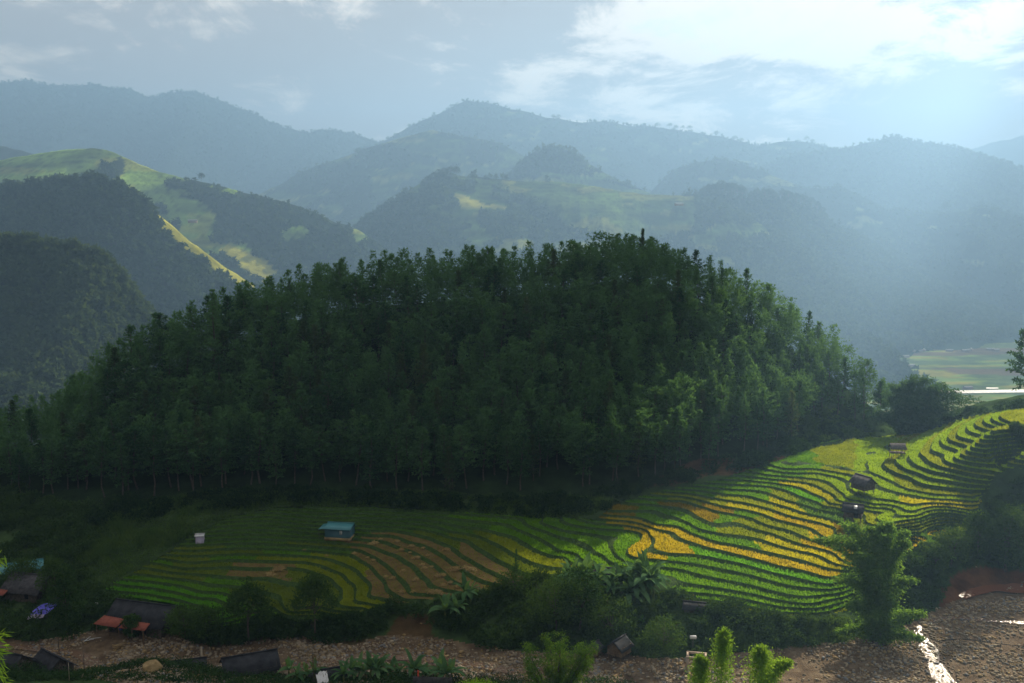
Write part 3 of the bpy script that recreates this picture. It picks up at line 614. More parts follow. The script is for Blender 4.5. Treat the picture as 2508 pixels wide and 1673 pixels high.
# ================================================================== VALLEY FLOOR AND HILLS
FLOOR = -190.0
FOREST_C = np.array((0.030, 0.048, 0.026)); GRASS_C = np.array((0.075, 0.115, 0.035)); FIELD_C = np.array((0.14, 0.225, 0.038)); YEL_C = np.array((0.30, 0.29, 0.04)); SOIL_C = np.array((0.12, 0.09, 0.05))
def valley():
    xs = np.concatenate([np.linspace(-5000, -400, 12), np.arange(-300, 1900, 18.0), np.linspace(2000, 5000, 12)]); ys = np.concatenate([np.linspace(-300, 600, 6), np.arange(700, 2700, 13.0), np.linspace(2800, 6100, 14)])
    A, B = np.meshgrid(xs, ys); Z = np.full(A.shape, FLOOR) + 0.4 * fbm(A, B, 60, 3, 2)
    c = np.zeros(A.shape + (3,)); f = fbm(A * 0.35, B, 36, 3, 11); g = fbm(A * 0.3, B, 90, 2, 14)
    c[:] = GRASS_C * 1.1; c[f > 0.05] = FIELD_C * 1.1; c[(f > 0.25)] = YEL_C * 0.8; c[g < -0.35] = SOIL_C; 
    idx = np.arange(A.size).reshape(A.shape); q = np.stack([idx[:-1, :-1], idx[:-1, 1:], idx[1:, 1:], idx[1:, :-1]], -1).reshape(-1, 4)
    tag(obj('valley_floor', make_mesh('valley_floor', np.stack([A, B, Z], -1).reshape(-1, 3), q, M['hill'], None, True, {'cover': c.reshape(-1, 3)})), kind='structure')
    # the far river
    mb = MB(); pts = [(2050, 957), (2200, 959), (2300, 960), (2400, 959), (2520, 957), (2700, 953)]
    up = [at_z(px, py - 3.5, FLOOR + 0.7) for px, py in pts]; dn = [at_z(px, py + 3.5, FLOOR + 0.7) for px, py in pts]
    mb.add(np.array(up + dn), [[i, i + 1, len(pts) + i + 1, len(pts) + i] for i in range(len(pts) - 1)])
    tag(mb.build('river', M['river']), kind='structure')
    mb = MB(); a = [at_z(px, 949, FLOOR + 0.7) for px in (2415, 2445)]; b = [at_z(px, 952, FLOOR + 0.7) for px in (2415, 2445)]
    mb.add(np.array(a + b), [[0, 1, 3, 2]]); tag(mb.build('pond_water', M['river']), kind='structure')
valley()

HILL = {}
def hill(name, crest, D, front, back=None, base=FLOOR - 5, rough_=0.16, seed=0, cover=None, du=7.0, nv=70, prof=1.15, spur=0.22, spur_len=None):
    """a ridge whose crest runs through the given pixels at distance D; its face falls towards the viewer over `front` metres"""
    c = np.array(crest, float); Dv = np.asarray(D, float) if np.ndim(D) else np.full(len(c), float(D)); back = back or front * 0.8
    Dm = Dv.mean(); px = np.arange(c[0, 0], c[-1, 0] + 1, du); py = np.interp(px, c[:, 0], c[:, 1]); dd = np.interp(px, c[:, 0], Dv)
    k = np.ones(5) / 5; pys = np.convolve(np.pad(py, 2, 'edge'), k, 'valid'); py = 0.4 * py + 0.6 * pys
    C = at_y(px, py, 1.0); C = np.stack([(px - 1254) / FPX * dd * (1 / ( _c - 0)) , dd, np.zeros_like(dd)], 1)
    d = ray(px, py); t = dd / d[:, 1]; C = np.array([0, 0, CAMZ]) + d * t[:, None]
    sl = spur_len or Dm * 0.10
    C[:, 2] += fbm(C[:, 0], C[:, 0] * 0, Dm * 0.012, 3, seed + 50) * Dm * 0.0014
    tv = np.concatenate([-(np.linspace(1, 0, nv // 3, endpoint=False) ** 1.3), np.linspace(0, 1, nv) ** 1.25])
    U, T = np.meshgrid(np.arange(len(px)), tv)
    Cx, Cy, Cz = C[U, 0], C[U, 1], C[U, 2]
    Yv = Cy - np.where(T > 0, T * front, T * back); Xv = Cx
    at = np.abs(T); p = 1 - (1 - at) ** prof if prof >= 1 else at ** (1 / prof)
    Zv = Cz - (Cz - base) * p
    env = sstep(0.0, 0.30, at) * (1 - 0.5 * at)
    wob = fbm(Xv, Yv * 0.25, sl * 2.2, 2, seed + 9) * sl * 0.8
    rid = 1 - np.abs(fbm(Xv + wob, Yv * 0.22, sl, 3, seed)) * 2.4        # spurs run down the face
    n = fbm(Xv, Yv, sl * 0.5, 5, seed + 3)
    Zv = Zv - (Cz - base) * spur * env * (1 - rid) * 0.5 + (Cz - base) * rough_ * env * n * 0.5 + n * Dm * 0.002 * sstep(0.0, .1, at)
    ppx, ppy = project(np.stack([Xv, Yv, Zv], -1))
    col = np.zeros(Xv.shape + (3,)); col[:] = FOREST_C
    woods = np.ones(Xv.shape)
    if cover: col, woods = cover(Xv, Yv, Zv, ppx, ppy, col, woods, seed)
    idx = np.arange(Xv.size).reshape(Xv.shape); q = np.stack([idx[:-1, :-1], idx[:-1, 1:], idx[1:, 1:], idx[1:, :-1]], -1).reshape(-1, 4)[:, ::-1]
    tag(obj(name, make_mesh(name, np.stack([Xv, Yv, Zv], -1).reshape(-1, 3), q, M['hill'], None, True, {'cover': np.clip(col, 0, 1).reshape(-1, 3)})), kind='structure')
    return dict(X=Xv, Y=Yv, Z=Zv, T=T, woods=woods, D=Dm, px=ppx, py=ppy, nb=nv // 3)
def fields(thr=0.05, polys=(), wood_polys=(), sc=110.0, grass=0.5, tint=1.0):
    def f(X, Y, Z, px, py, col, woods, seed):
        n = fbm(X, Z * 2.2, sc, 3, seed + 31); s = fbm(X * 0.5, Z * 4, sc * 0.35, 2, seed + 37)
        m = n > thr
        for p in polys: m |= inpoly(px + s * 6, py + s * 4, p)
        for p in wood_polys: m &= ~inpoly(px + s * 10, py + s * 8, p)
        t = np.clip(s * 0.9 + 0.5, 0, 1)[..., None]; fc = (GRASS_C * (1 - t) + FIELD_C * t) * tint
        yl = (fbm(X * 0.6, Z * 3, sc * 0.5, 2, seed + 41) > 0.25)[..., None]; fc = np.where(yl, 0.55 * fc + 0.45 * YEL_C, fc)
        # contour lines of the small fields
        ln = (np.abs(((Z + s * 3) / (8.0)) % 1 - 0.5) < 0.10)[..., None]; fc = np.where(ln, fc * 0.62, fc)
        col = np.where(m[..., None], fc, col); woods = np.where(m, 0.0, woods); return col, woods
    return f
def yellow(polys, base=None):
    def f(X, Y, Z, px, py, col, woods, seed):
        if base: col, woods = base(X, Y, Z, px, py, col, woods, seed)
        for p in polys:
            m = inpoly(px, py, p); col[m] = YEL_C * 1.2; woods = np.where(m, 0, woods)
        return col, woods
    return f
HILL['far_left'] = hill('distant_mountain', [(-500,240),(-200,215),(0,203),(60,196),(150,212),(220,206),(290,215),(322,219),(345,228),(370,240),(400,233),(440,225),(480,225),(540,245),(620,280),(700,312),(755,326),(800,315),(870,330),(940,352),(1000,380),(1150,440)], 4600, 1800, seed=1, du=6, rough_=0.10, spur=0.3)
HILL['far_right'] = hill('distant_mountain', [(2150,470),(2300,400),(2360,372),(2420,350),(2508,332),(2700,300),(2900,330)], 5600, 1400, seed=2, du=9, nv=40)
HILL['left_back'] = hill('distant_hill', [(-400,320),(-200,338),(0,357),(60,370),(120,390),(200,425),(300,480)], 2700, 750, seed=3, du=9, nv=40, cover=fields(0.1))
HILL['peak'] = hill('peak_mountain', [(640,460),(720,430),(850,378),(950,342),(1000,312),(1030,298),(1060,284),(1100,265),(1130,252),(1150,246),(1180,250),(1230,262),(1280,272),(1340,288),(1420,300),(1470,298),(1560,308),(1620,312),(1660,318),(1740,330),(1800,345),(1860,356),(1900,347),(1960,344),(2020,356),(2100,400),(2200,450)], 4250, 1500, seed=4, du=6, cover=fields(0.42, tint=0.6), rough_=0.12)
HILL['right_ridge'] = hill('ridge_mountain', [(1780,450),(1850,415),(1950,376),(2050,366),(2110,352),(2150,345),(2180,332),(2200,336),(2240,345),(2320,355),(2400,376),(2470,400),(2508,411),(2700,445),(3000,480)], 3850, 1150, seed=5, du=7)
HILL['green_hill'] = hill('terraced_hill', [(560,510),(620,480),(680,455),(740,420),(800,398),(860,377),(950,347),(1020,326),(1060,318),(1110,330),(1160,337),(1220,350),(1290,385),(1340,420),(1400,470),(1480,520)], 3400, 1000, seed=6, du=6, cover=fields(0.05, sc=100, tint=0.62), rough_=0.10, spur=0.12)
HILL['dome'] = hill('domed_hill', [(1560,500),(1600,462),(1640,425),(1700,397),(1760,390),(1830,405),(1900,432),(1960,456),(2050,490),(2150,530)], 3350, 700, seed=7, du=6, cover=fields(0.25, tint=0.6))
HILL['knob'] = hill('wooded_knob', [(1180,480),(1240,440),(1270,408),(1300,378),(1330,364),(1370,360),(1410,374),(1430,394),(1480,422),(1540,452),(1600,478),(1700,520)], 2900, 700, seed=8, du=5, cover=fields(0.16, polys=[[(1300,440),(1400,420),(1600,475),(1560,520),(1300,500)]], wood_polys=[[(1230,445),(1300,365),(1370,350),(1440,390),(1430,425),(1330,425)]]))
HILL['right_mid'] = hill('terraced_ridge', [(1640,540),(1720,495),(1780,472),(1830,460),(1900,456),(2000,462),(2060,458),(2120,486),(2180,511),(2260,521),(2320,523),(2400,511),(2450,513),(2508,530),(2700,560),(2900,600)], 3150, 700, seed=9, du=6, cover=fields(0.2, tint=0.6))
HILL['centre'] = hill('wooded_hill', [(640,700),(760,640),(840,585),(870,560),(890,543),(960,493),(1000,468),(1040,443),(1070,430),(1090,427),(1130,432),(1200,437),(1280,442),(1400,447),(1480,462),(1560,474),(1660,480),(1760,500),(1850,540),(1950,600)], 2350, 900, seed=10, du=4.5,
    cover=yellow([[(1110,470),(1140,480),(1190,500),(1235,505),(1240,512),(1130,508)]], fields(0.30, polys=[[(1130,434),(1500,455),(1700,480),(1700,560),(1560,590),(1400,560),(1330,500),(1200,450)],[(1110,465),(1190,480),(1260,508),(1240,518),(1130,512)],[(1340,590),(1500,585),(1520,640),(1380,640)]], tint=0.8)), spur=0.30, rough_=0.12)
HILL['right_slope'] = hill('misty_wooded_slope', [(1480,520),(1560,490),(1660,478),(1700,474),(1760,476),(1840,487),(1920,490),(1980,507),(2050,548),(2120,592),(2200,642),(2280,692),(2360,742),(2440,790),(2508,820),(2700,860),(2900,880)], [2450,2460,2470,2475,2480,2500,2530,2580,2660,2740,2820,2880,2920,2960,2990,3050,3100], 700, seed=11, du=5, cover=fields(0.5, tint=0.7, polys=[[(1560,480),(1700,476),(1720,520),(1600,545)]]), rough_=0.1)
HILL['left_top'] = hill('terraced_hill', [(-400,450),(-200,422),(0,391),(80,380),(150,368),(220,362),(270,370),(330,396),(400,426),(480,441),(560,461),(640,481),(700,496),(760,516),(830,547),(880,562),(960,625),(1050,700)], 1900, 800, seed=12, du=4.5, spur=0.20, rough_=0.10,
    cover=yellow([[(530,605),(580,600),(645,635),(680,668),(655,695),(600,662)]], fields(0.45, polys=[[(-50,380),(150,360),(270,365),(420,430),(330,440),(250,420),(150,432),(60,450),(-50,450)],[(270,440),(400,415),(410,470),(340,480),(290,470)],[(380,470),(540,500),(520,560),(440,550),(400,500)],[(380,405),(470,435),(440,450),(380,430)]], tint=1.6, wood_polys=[[(240,400),(300,385),(310,430),(240,440)],[(420,440),(540,465),(640,560),(720,640),(640,640),(560,560),(500,500)]])))  # field tint raised: sunlight on the hilltop put into the colour
HILL['left_mid'] = hill('wooded_spur', [(-400,480),(-200,472),(0,462),(100,456),(180,446),(230,440),(280,450),(330,478),(400,536),(470,594),(540,646),(620,700),(700,750),(800,830)], 1350, 500, seed=13, du=4.5, spur=0.25, cover=yellow([[(360,480),(400,520),(470,578),(540,632),(640,695),(630,722),(530,662),(460,612),(395,556)]]))  # yellow rice strip, grazing sunlight also put into its colour
HILL['left_near'] = hill('wooded_spur', [(-300,610),(-150,605),(0,600),(100,603),(200,622),(270,650),(310,700),(340,755),(390,800),(440,830),(520,870),(600,920)], 860, 300, seed=14, du=5, spur=0.2, base=-110)

def scatter(H, n, hgt, ntri, seed, tmin=-0.06, tmax=0.9, spread=0.42, name='woodland', mt='wood', label=None, dens=None):
    """many small trees on one hill face, too many to count: one mass"""
    rg = np.random.default_rng(seed); a, b = H['X'].shape
    rows = np.nonzero((H['T'][:, 0] >= tmin) & (H['T'][:, 0] <= tmax))[0]; W = H['woods'][rows]
    vis = (H['px'][rows] > -60) & (H['px'][rows] < 2570)
    # area weight
    dy = np.abs(np.gradient(H['Y'][:, 0]))[rows][:, None]
    w = (W * vis * dy); w = w / w.sum(); cell = rg.choice(w.size, n, p=w.ravel()); r = rows[cell // b]; c = cell % b
    r2 = np.clip(r + 1, 0, a - 1); c2 = np.clip(c + 1, 0, b - 1); u = rg.random(n); v = rg.random(n)
    def bl(A): return (A[r, c] * (1 - u) + A[r, c2] * u) * (1 - v) + (A[r2, c] * (1 - u) + A[r2, c2] * u) * v
    P = np.stack([bl(H['X']), bl(H['Y']), bl(H['Z'])], 1); h = hgt * rg.uniform(0.55, 1.25, n)
    # leaf clumps in an egg-shaped crown, conifers narrower
    q = rg.normal(size=(n, ntri, 3)); q /= np.linalg.norm(q, axis=2, keepdims=True); q *= rg.uniform(0.55, 1.0, (n, ntri, 1))
    nar = np.where(rg.random(n) < 0.4, 0.6, 1.0)[:, None]
    zf = 0.55 + 0.45 * q[..., 2]; wid = spread * nar * np.where(nar < 1, 1.25 - zf * 0.9, 1.0)
    cpt = P[:, None] + np.stack([q[..., 0] * wid * h[:, None], q[..., 1] * wid * h[:, None], zf * h[:, None] * 0.98], -1)
    L = (h * 2.1 / math.sqrt(ntri))[:, None]
    Pf = cpt.reshape(-1, 3); D = q.reshape(-1, 3) * [1, 1, .6] + rg.normal(size=(n * ntri, 3)) * 0.5; Lf = np.broadcast_to(L, (n, ntri)).ravel() * rg.uniform(.7, 1.2, n * ntri)
    mb = MB(); mb.blades(Pf - 0.3 * D * Lf[:, None] / np.linalg.norm(D, axis=1, keepdims=True), D, Lf, Lf * 0.75, rg)
    o = mb.build(name, M[mt]); return tag(o, label, 'woodland', kind='stuff')
scatter(HILL['left_near'], 4600, 11, 40, 101, label='dark mixed wood covering the spur behind the forest at left')
scatter(HILL['left_mid'], 8500, 11, 16, 102, label='shadowed wood on the long spur below the green hilltop')
scatter(HILL['left_top'], 5500, 10, 10, 103, tmin=0.01, label='trees and thickets between the fields of the green hill')
scatter(HILL['centre'], 9000, 12, 9, 104, label='wood covering the hill in the middle distance')
scatter(HILL['right_slope'], 6500, 13, 9, 105, label='misty wood on the slope falling to the valley floor')
scatter(HILL['knob'], 3000, 13, 8, 106, label='trees on the rounded knob behind the middle hill')
scatter(HILL['right_mid'], 2000, 11, 6, 107, label='scattered trees on the hazy ridge at right')
scatter(HILL['dome'], 2500, 11, 6, 108, label='trees on the hazy domed hill')
scatter(HILL['green_hill'], 2200, 10, 6, 109, label='scattered trees on the pale terraced hillside')
scatter(HILL['peak'], 5000, 11, 5, 110, tmax=0.5, label='trees along the crest of the high peak')
scatter(HILL['right_ridge'], 5000, 11, 5, 111, tmax=0.5, label='trees along the blue ridge at right')
scatter(HILL['far_left'], 6000, 11, 4, 112, tmax=0.35, label='trees along the crest of the distant blue mountain')
# ================================================================== PLANTS
def trunk_pts(h, lean, rg, n=6):
    t = np.linspace(0, 1, n); w = np.cumsum(rg.normal(size=(n, 2)) * 0.012 * h, 0); w[0] = 0
    return np.stack([w[:, 0] + lean[0] * t * h, w[:, 1] + lean[1] * t * h, t * h], 1)
def pine_meshes(seed, h=20.0, rad=3.3, bare=0.38, dens=1.0, top_round=False, name='pine'):
    rg = np.random.default_rng(seed); tp = trunk_pts(h * 0.97, rg.normal(size=2) * 0.02, rg)
    mb = MB(); mb.tube(tp, np.linspace(0.26, 0.03, len(tp)) * h / 20, 6)
    lf = MB(); z = bare * h; Ps = []; Ds = []; Ls = []
    while z < h * 0.985:
        f = (z / h - bare) / (1 - bare)
        prof = (0.55 + 0.45 * math.sin(min(f, 0.35) / 0.35 * math.pi / 2)) * (1 - f ** (2.4 if top_round else 1.35)) + 0.07
        c = np.array([np.interp(z, tp[:, 2], tp[:, 0]), np.interp(z, tp[:, 2], tp[:, 1]), z])
        nb = rg.integers(4, 7); a0 = rg.random() * 6.28
        for b in range(nb):
            if rg.random() < 0.12: continue
            a = a0 + b * 6.283 / nb + rg.normal() * 0.25; l = rad * prof * rg.uniform(0.55, 1.2); el = np.interp(f, [0, 1], [-0.12, 0.75]) + rg.normal() * 0.12
            d = np.array([math.cos(a) * math.cos(el), math.sin(a) * math.cos(el), math.sin(el)])
            e = c + d * l + np.array([0, 0, 0.10 * l])
            mb.tube([c, (c + e) / 2, e], [0.05, 0.035, 0.012], 3)
            m = max(2, int(l / 0.5 * dens)); s = np.linspace(0.30, 1.03, m); q = c + (e - c) * s[:, None] + rg.normal(size=(m, 3)) * 0.12
            k = 6; qq = np.repeat(q, k, 0); dd = d * 0.55 + np.array([0, 0, 0.45]) + rg.normal(size=(m * k, 3)) * 0.55
            Ps.append(qq); Ds.append(dd); Ls.append(rg.uniform(0.6, 1.05, m * k))
        z += rg.uniform(0.55, 0.95) * (1.0 if h > 12 else 0.7)
    # leader
    k = 14; Ps.append(np.repeat(tp[-1:], k, 0) - np.c_[np.zeros(k), np.zeros(k), rg.random(k) * 1.2]); Ds.append(np.c_[rg.normal(size=(k, 2)) * 0.35, np.ones(k)]); Ls.append(rg.uniform(0.5, 0.9, k))
    L = np.concatenate(Ls) * (h / 20) ** 0.5; lf.leaves(np.concatenate(Ps), np.concatenate(Ds), L, L * 0.34, rg)
    return mb.mesh(name + '_trunk', M['bark']), lf, mb
PINES = []
for s in range(8):
    tr, lf, tmb = pine_meshes(200 + s, 20.0, [3.6, 4.4, 3.3, 4.6, 4.0, 4.7, 3.2, 4.2][s], [0.26, 0.34, 0.22, 0.38, 0.32, 0.40, 0.20, 0.30][s], 0.85, s in (3, 5))
    PINES.append((tr, lf.mesh('pine_crown', M['pine_young'] if s == 6 else M['pine']), lf))
def forest():
    rg = np.random.default_rng(31)
    # jittered lattice over the hill
    pts = []
    for y in np.arange(222, 345, 3.5):
        for x in np.arange(-150, 134, 3.6):
            xx, yy = x + rg.normal() * 1.3, y + rg.normal() * 1.3
            if yy < 299: z = float(ground_z(xx, yy))
            else: z = None
            pts.append((xx, yy, z))
    P = np.array([[a, b, c if c is not None else np.nan] for a, b, c in pts]); nn = np.isnan(P[:, 2]); P[nn, 2] = hsmooth(P[nn, 0], P[nn, 1])
    px, py = project(P)
    base = np.interp(px, [-100, 0, 150, 300, 500, 700, 1000, 1250, 1400, 1550, 1700, 1850, 1950, 2020, 2060, 2090, 2150, 2190], [1215, 1205, 1225, 1225, 1210, 1198, 1212, 1218, 1205, 1178, 1150, 1118, 1085, 1060, 1050, 1046, 1040, 1020])
    ok = (py < base) & (px > -90) & (px < 2215)
    # clearing with ferns on the right flank
    ok &= ~inpoly(px, py, [(1965, 1100), (1990, 1025), (2030, 1020), (2110, 1055), (2130, 1090), (2000, 1110)])
    P, px, py = P[ok], px[ok], py[ok]
    hh = rg.normal(13.4, 1.25, len(P)).clip(10, 17) * np.interp(px, [-50, 60, 300, 1900, 2080, 2180], [0.8, 0.9, 1.1, 1.0, 0.92, 0.8])
    # only what can be seen: front faces and crest (trees a little behind the crest show their tops)
    top = P.copy(); top[:, 2] += hh; tpx, tpy = project(top)
    order = np.argsort(P[:, 1]); sky = np.full(2700, 1e9); seen = np.zeros(len(P)); 
    for i in order:
        a = int(np.clip(tpx[i] + 100 - 14, 0, 2699)); b = int(np.clip(tpx[i] + 100 + 15, 1, 2700)); s = np.median(sky[a:b])
        seen[i] = max(0, min(s, py[i]) - tpy[i]) if s < 1e8 else py[i] - tpy[i]
        sky[a:b] = np.minimum(sky[a:b], tpy[i] + 6)
    keep = seen > 0.5; P, px, py, hh, seen, tpx, tpy = P[keep], px[keep], py[keep], hh[keep], seen[keep], tpx[keep], tpy[keep]
    rank = np.argsort(-seen); big = set(rank[:300].tolist())
    print('forest trees', len(P))
    mass = MB()
    for i in range(len(P)):
        v = int(rg.integers(0, 8)); sc = hh[i] / 20.0; w = sc * rg.uniform(1.0, 1.3); rz = rg.random() * 6.28
        if i in big:
            lab, gr = 'dark green pine in the dense stand on the central hill', 'pines of the central hill forest'
            t = thing('pine_tree', lab, 'pine tree', P[i] - [0, 0, 0.2], rz, gr, (w, w, sc))
            obj('trunk', PINES[v][0], t); obj('crown', PINES[v][1], t)
        else:
            lf = PINES[v][2]; V = np.concatenate(lf.V).reshape(-1, 4, 3); pick = rg.random(len(V)) < 0.36; V = V[pick][:, 1:]
            cen = V.mean(1, keepdims=True); V = (V - cen) * 1.6 + cen; V = V.reshape(-1, 3) * [w, w, sc]
            c, s = math.cos(rz), math.sin(rz); V = np.stack([V[:, 0] * c - V[:, 1] * s, V[:, 0] * s + V[:, 1] * c, V[:, 2]], 1) + P[i]
            mass.add(V, (), np.arange(len(V)).reshape(-1, 3))
    if mass.n: tag(mass.build('forest', M['pine']), 'pines crowding the upper slope of the central hill', 'forest', kind='stuff')
forest()
def pine_at(px, py_top, y, h, label, v=0, w=1.0, group=None, name='pine_tree'):
    p = at_y(px, py_top, y); p[2] -= h; t = thing(name, label, 'pine tree', p, v * 1.3, group, (h / 20 * w, h / 20 * w, h / 20)); obj('trunk', PINES[v][0], t); obj('crown', PINES[v][1], t); return t
pine_at(520, 712, 268, 19, 'lone pointed pine rising above the left shoulder of the forest', 0, 0.95)
pine_at(1573, 565, 316, 21, 'slim pine spire on the very top of the forest hill', 6, 0.6)
pine_at(1190, 607, 304, 23, 'tall dense pine standing above the middle of the forest skyline', 3, 0.9)

# the tall pine cut by the right edge of the picture
tr, lf, _ = pine_meshes(333, 21.0, 4.6, 0.34, 1.0, True)
p = G(2480, 1030); p = np.array([p[0] + 3.4, p[1], float(ground_z(p[0] + 3.4, p[1]))]); t = thing('pine_tree', 'tall dark pine cut by the edge above the upper terraces', 'pine tree', p - [0, 0, 0.3], 0.4); obj('trunk', tr, t); obj('crown', lf.mesh('pine_crown', M['pine']), t); t.scale = (0.92, 0.92, 0.92)

def broad(seed, h, r, shape='round', leaf=0.42, clumps=120, per=22, trunk_r=0.16, mt='leaf', bark='bark', flat=1.0, bare=0.25):
    """tree of branching limbs with leaf clumps: round, umbrella or tall"""
    rg = np.random.default_rng(seed); mb = MB(); lf = MB(); fork = h * (0.55 if shape == 'umbrella' else 0.35)
    mb.tube([(0, 0, 0), (rg.normal() * .1, rg.normal() * .1, fork * .5), (0, 0, fork)], [trunk_r, trunk_r * .8, trunk_r * .65], 7)
    C = []
    for i in range(clumps):
        while True:
            q = rg.uniform(-1, 1, 3); n = np.linalg.norm(q)
            if 0.45 < n < 1: break
        if shape == 'umbrella':
            a = rg.random() * 6.283; rr = math.sqrt(rg.random()) ; z = h * (1 - 0.42 * rr ** 2.2) - rg.random() * h * 0.16; C.append((math.cos(a) * rr * r, math.sin(a) * rr * r, z))
        elif shape == 'tall':
            z = h * (bare + (1 - bare) * (q[2] * .5 + .5)); C.append((q[0] * r * (1.1 - .55 * (q[2] * .5 + .5)), q[1] * r * (1.1 - .55 * (q[2] * .5 + .5)), z))
        else:
            C.append((q[0] * r, q[1] * r, h * bare + (h * (1 - bare)) * (q[2] * .5 * flat + .5)))
    C = np.array(C); lump = 1 + 0.18 * np.sin(C[:, 0] * 2.1 / r * 3 + seed) * np.sin(C[:, 1] * 2.7 / r * 3); C[:, :2] *= lump[:, None]
    for i in rg.choice(len(C), min(16, len(C)), replace=False):
        e = C[i]; mid = np.array([e[0] * .45, e[1] * .45, (fork + e[2]) * .5 + .1 * h]) if shape != 'umbrella' else np.array([e[0] * .5, e[1] * .5, fork + (e[2] - fork) * .75])
        mb.tube([(0, 0, fork * rg.uniform(.7, 1)), mid, e], [trunk_r * .5, trunk_r * .3, .02], 4)
    cr = r * 0.26
    qs = rg.normal(size=(len(C) * per, 3)); qs /= np.linalg.norm(qs, axis=1, keepdims=True); Pp = np.repeat(C, per, 0) + qs * (cr * rg.uniform(.6, 1.1, len(qs)))[:, None] * [1, 1, .75]; cen = np.array([0, 0, h * .55])
    D = (Pp - cen) / r * 0.25 + qs * .6 + rg.normal(size=Pp.shape) * 0.5
    lf.leaves(Pp, D, leaf * rg.uniform(.7, 1.25, len(Pp)), leaf * 0.55, rg)
    return mb.mesh('trunk', M[bark]), lf.mesh('crown', M[mt])
def tree(name, label, cat, p, meshes, rz=0.0, scale=1.0, group=None):
    t = thing(name, label, cat, np.asarray(p) - [0, 0, 0.15], rz, group, scale if not isinstance(scale, float) else (scale,) * 3); obj('trunk', meshes[0], t); obj('crown', meshes[1], t); return t
tree('umbrella_tree', 'spreading umbrella-shaped tree before the lowest green terrace', 'tree', G(610, 1578), broad(41, 12.2, 3.9, 'umbrella', 0.46, 150, 26, .2))
tree('umbrella_tree', 'spreading umbrella tree beside the bare brown slip, tallest of its pair', 'tree', G(772, 1570), broad(42, 12.8, 3.7, 'umbrella', 0.46, 140, 26, .2))
tree('round_tree', 'dense round dark tree below the left bananas, leftmost of its row', 'tree', G(1362, 1552), broad(43, 10.0, 4.6, 'round', 0.42, 150, 26, .2))
tree('round_tree', 'round tree with a sunlit yellowish crown below the bananas', 'tree', G(1420, 1545), broad(44, 11.0, 4.0, 'round', 0.42, 150, 26, .2))
tree('round_tree', 'broad dome-shaped dark tree behind the wooden hut by the gravel', 'tree', G(1498, 1570), broad(45, 7.6, 4.3, 'round', 0.40, 150, 26, .2, bare=0.1))
tree('round_tree', 'egg-shaped dark tree with one sunlit edge behind the concrete frame', 'tree', G(1628, 1602), broad(46, 6.4, 3.4, 'round', 0.36, 170, 16, .18, bare=0.05))
tree('slim_conifer', 'thin pointed conifer on the edge of the brown terraces', 'tree', G(1263, 1440), [PINES[2][0], PINES[2][1]], 0, (0.22, 0.22, 0.38))
tree('round_tree', 'dark bushy tree at the foot of the thin conifer', 'tree', G(1262, 1452), broad(47, 4.8, 3.0, 'round', 0.4, 110, 14, .12, bare=0.05))
tree('leafy_tree', 'tall round-headed tree at the right edge below the terraces', 'tree', G(2462, 1400), broad(48, 13.5, 4.3, 'tall', 0.5, 240, 16, .24, bare=0.1), 0, 1.0)
for i, (px, py, h, r, lab) in enumerate([(2500, 1390, 12, 5.0, 'dark dense tree cut by the edge beside the red bank'), (2395, 1360, 9.0, 3.4, 'dark leafy tree above the red bank'), (2330, 1385, 7.5, 3.0, 'feathery tree behind the bright banana plant'),
        (2495, 1280, 4.0, 2.4, 'shaded tree over the edge of the upper terraces'), (2440, 1260, 3.0, 2.0, 'low shaded tree where the terraces end'), (2290, 1395, 5.0, 2.6, 'silvery bush left of the bright banana plant'), (2230, 1420, 5.5, 2.8, 'pale bush beside the tall bamboo'),
        (165, 1555, 14.0, 3.2, 'tall dark tree between the blue tarpaulin and the long house'), (135, 1470, 9.0, 3.4, 'shaded tree behind the blue tarpaulin'), (325, 1560, 4.4, 1.7, 'small green tree in front of the long house'), (455, 1560, 6.0, 3.4, 'bushy tree at the end of the long house'),
        (505, 1565, 6.0, 3.0, 'dark shrub below the lowest bright terrace'), (60, 1440, 6.0, 3.6, 'leafy tree between the teal roof and the grey house'), (2490, 1062, 2.6, 1.6, 'small tree at the top of the terraced spur'), (2504, 1085, 3.2, 1.7, 'dark bush beside the topmost terrace')]):
    m_ = broad(60 + i, h, r, 'tall' if h > 8 else 'round', 0.42, int(80 + h * 8), 22, .16, bare=0.08); tree('leafy_tree' if h > 6 else 'leafy_bush', lab, 'tree' if h > 6 else 'bush', G(px, py), m_)

# small trees behind the spur, against the valley
for i, (px, pt, h, w, lab) in enumerate([(2405, 990, 6.5, 2.3, 'pale bare-twigged tree behind the spur top'), (2440, 985, 6.0, 2.6, 'rounded green tree behind the spur top'), (2468, 998, 4.5, 1.8, 'small green tree just left of the tall edge pine'), (2370, 1005, 5.0, 2.4, 'greyish bush behind the upper terraces')]):
    p = at_y(px, pt, 285.0); p[2] -= h; tree('small_tree', lab, 'tree', p, broad(90 + i, h, w, 'round', 0.4, 70, 12, .1, mt='dry' if i == 0 else 'leaf', bare=0.05))

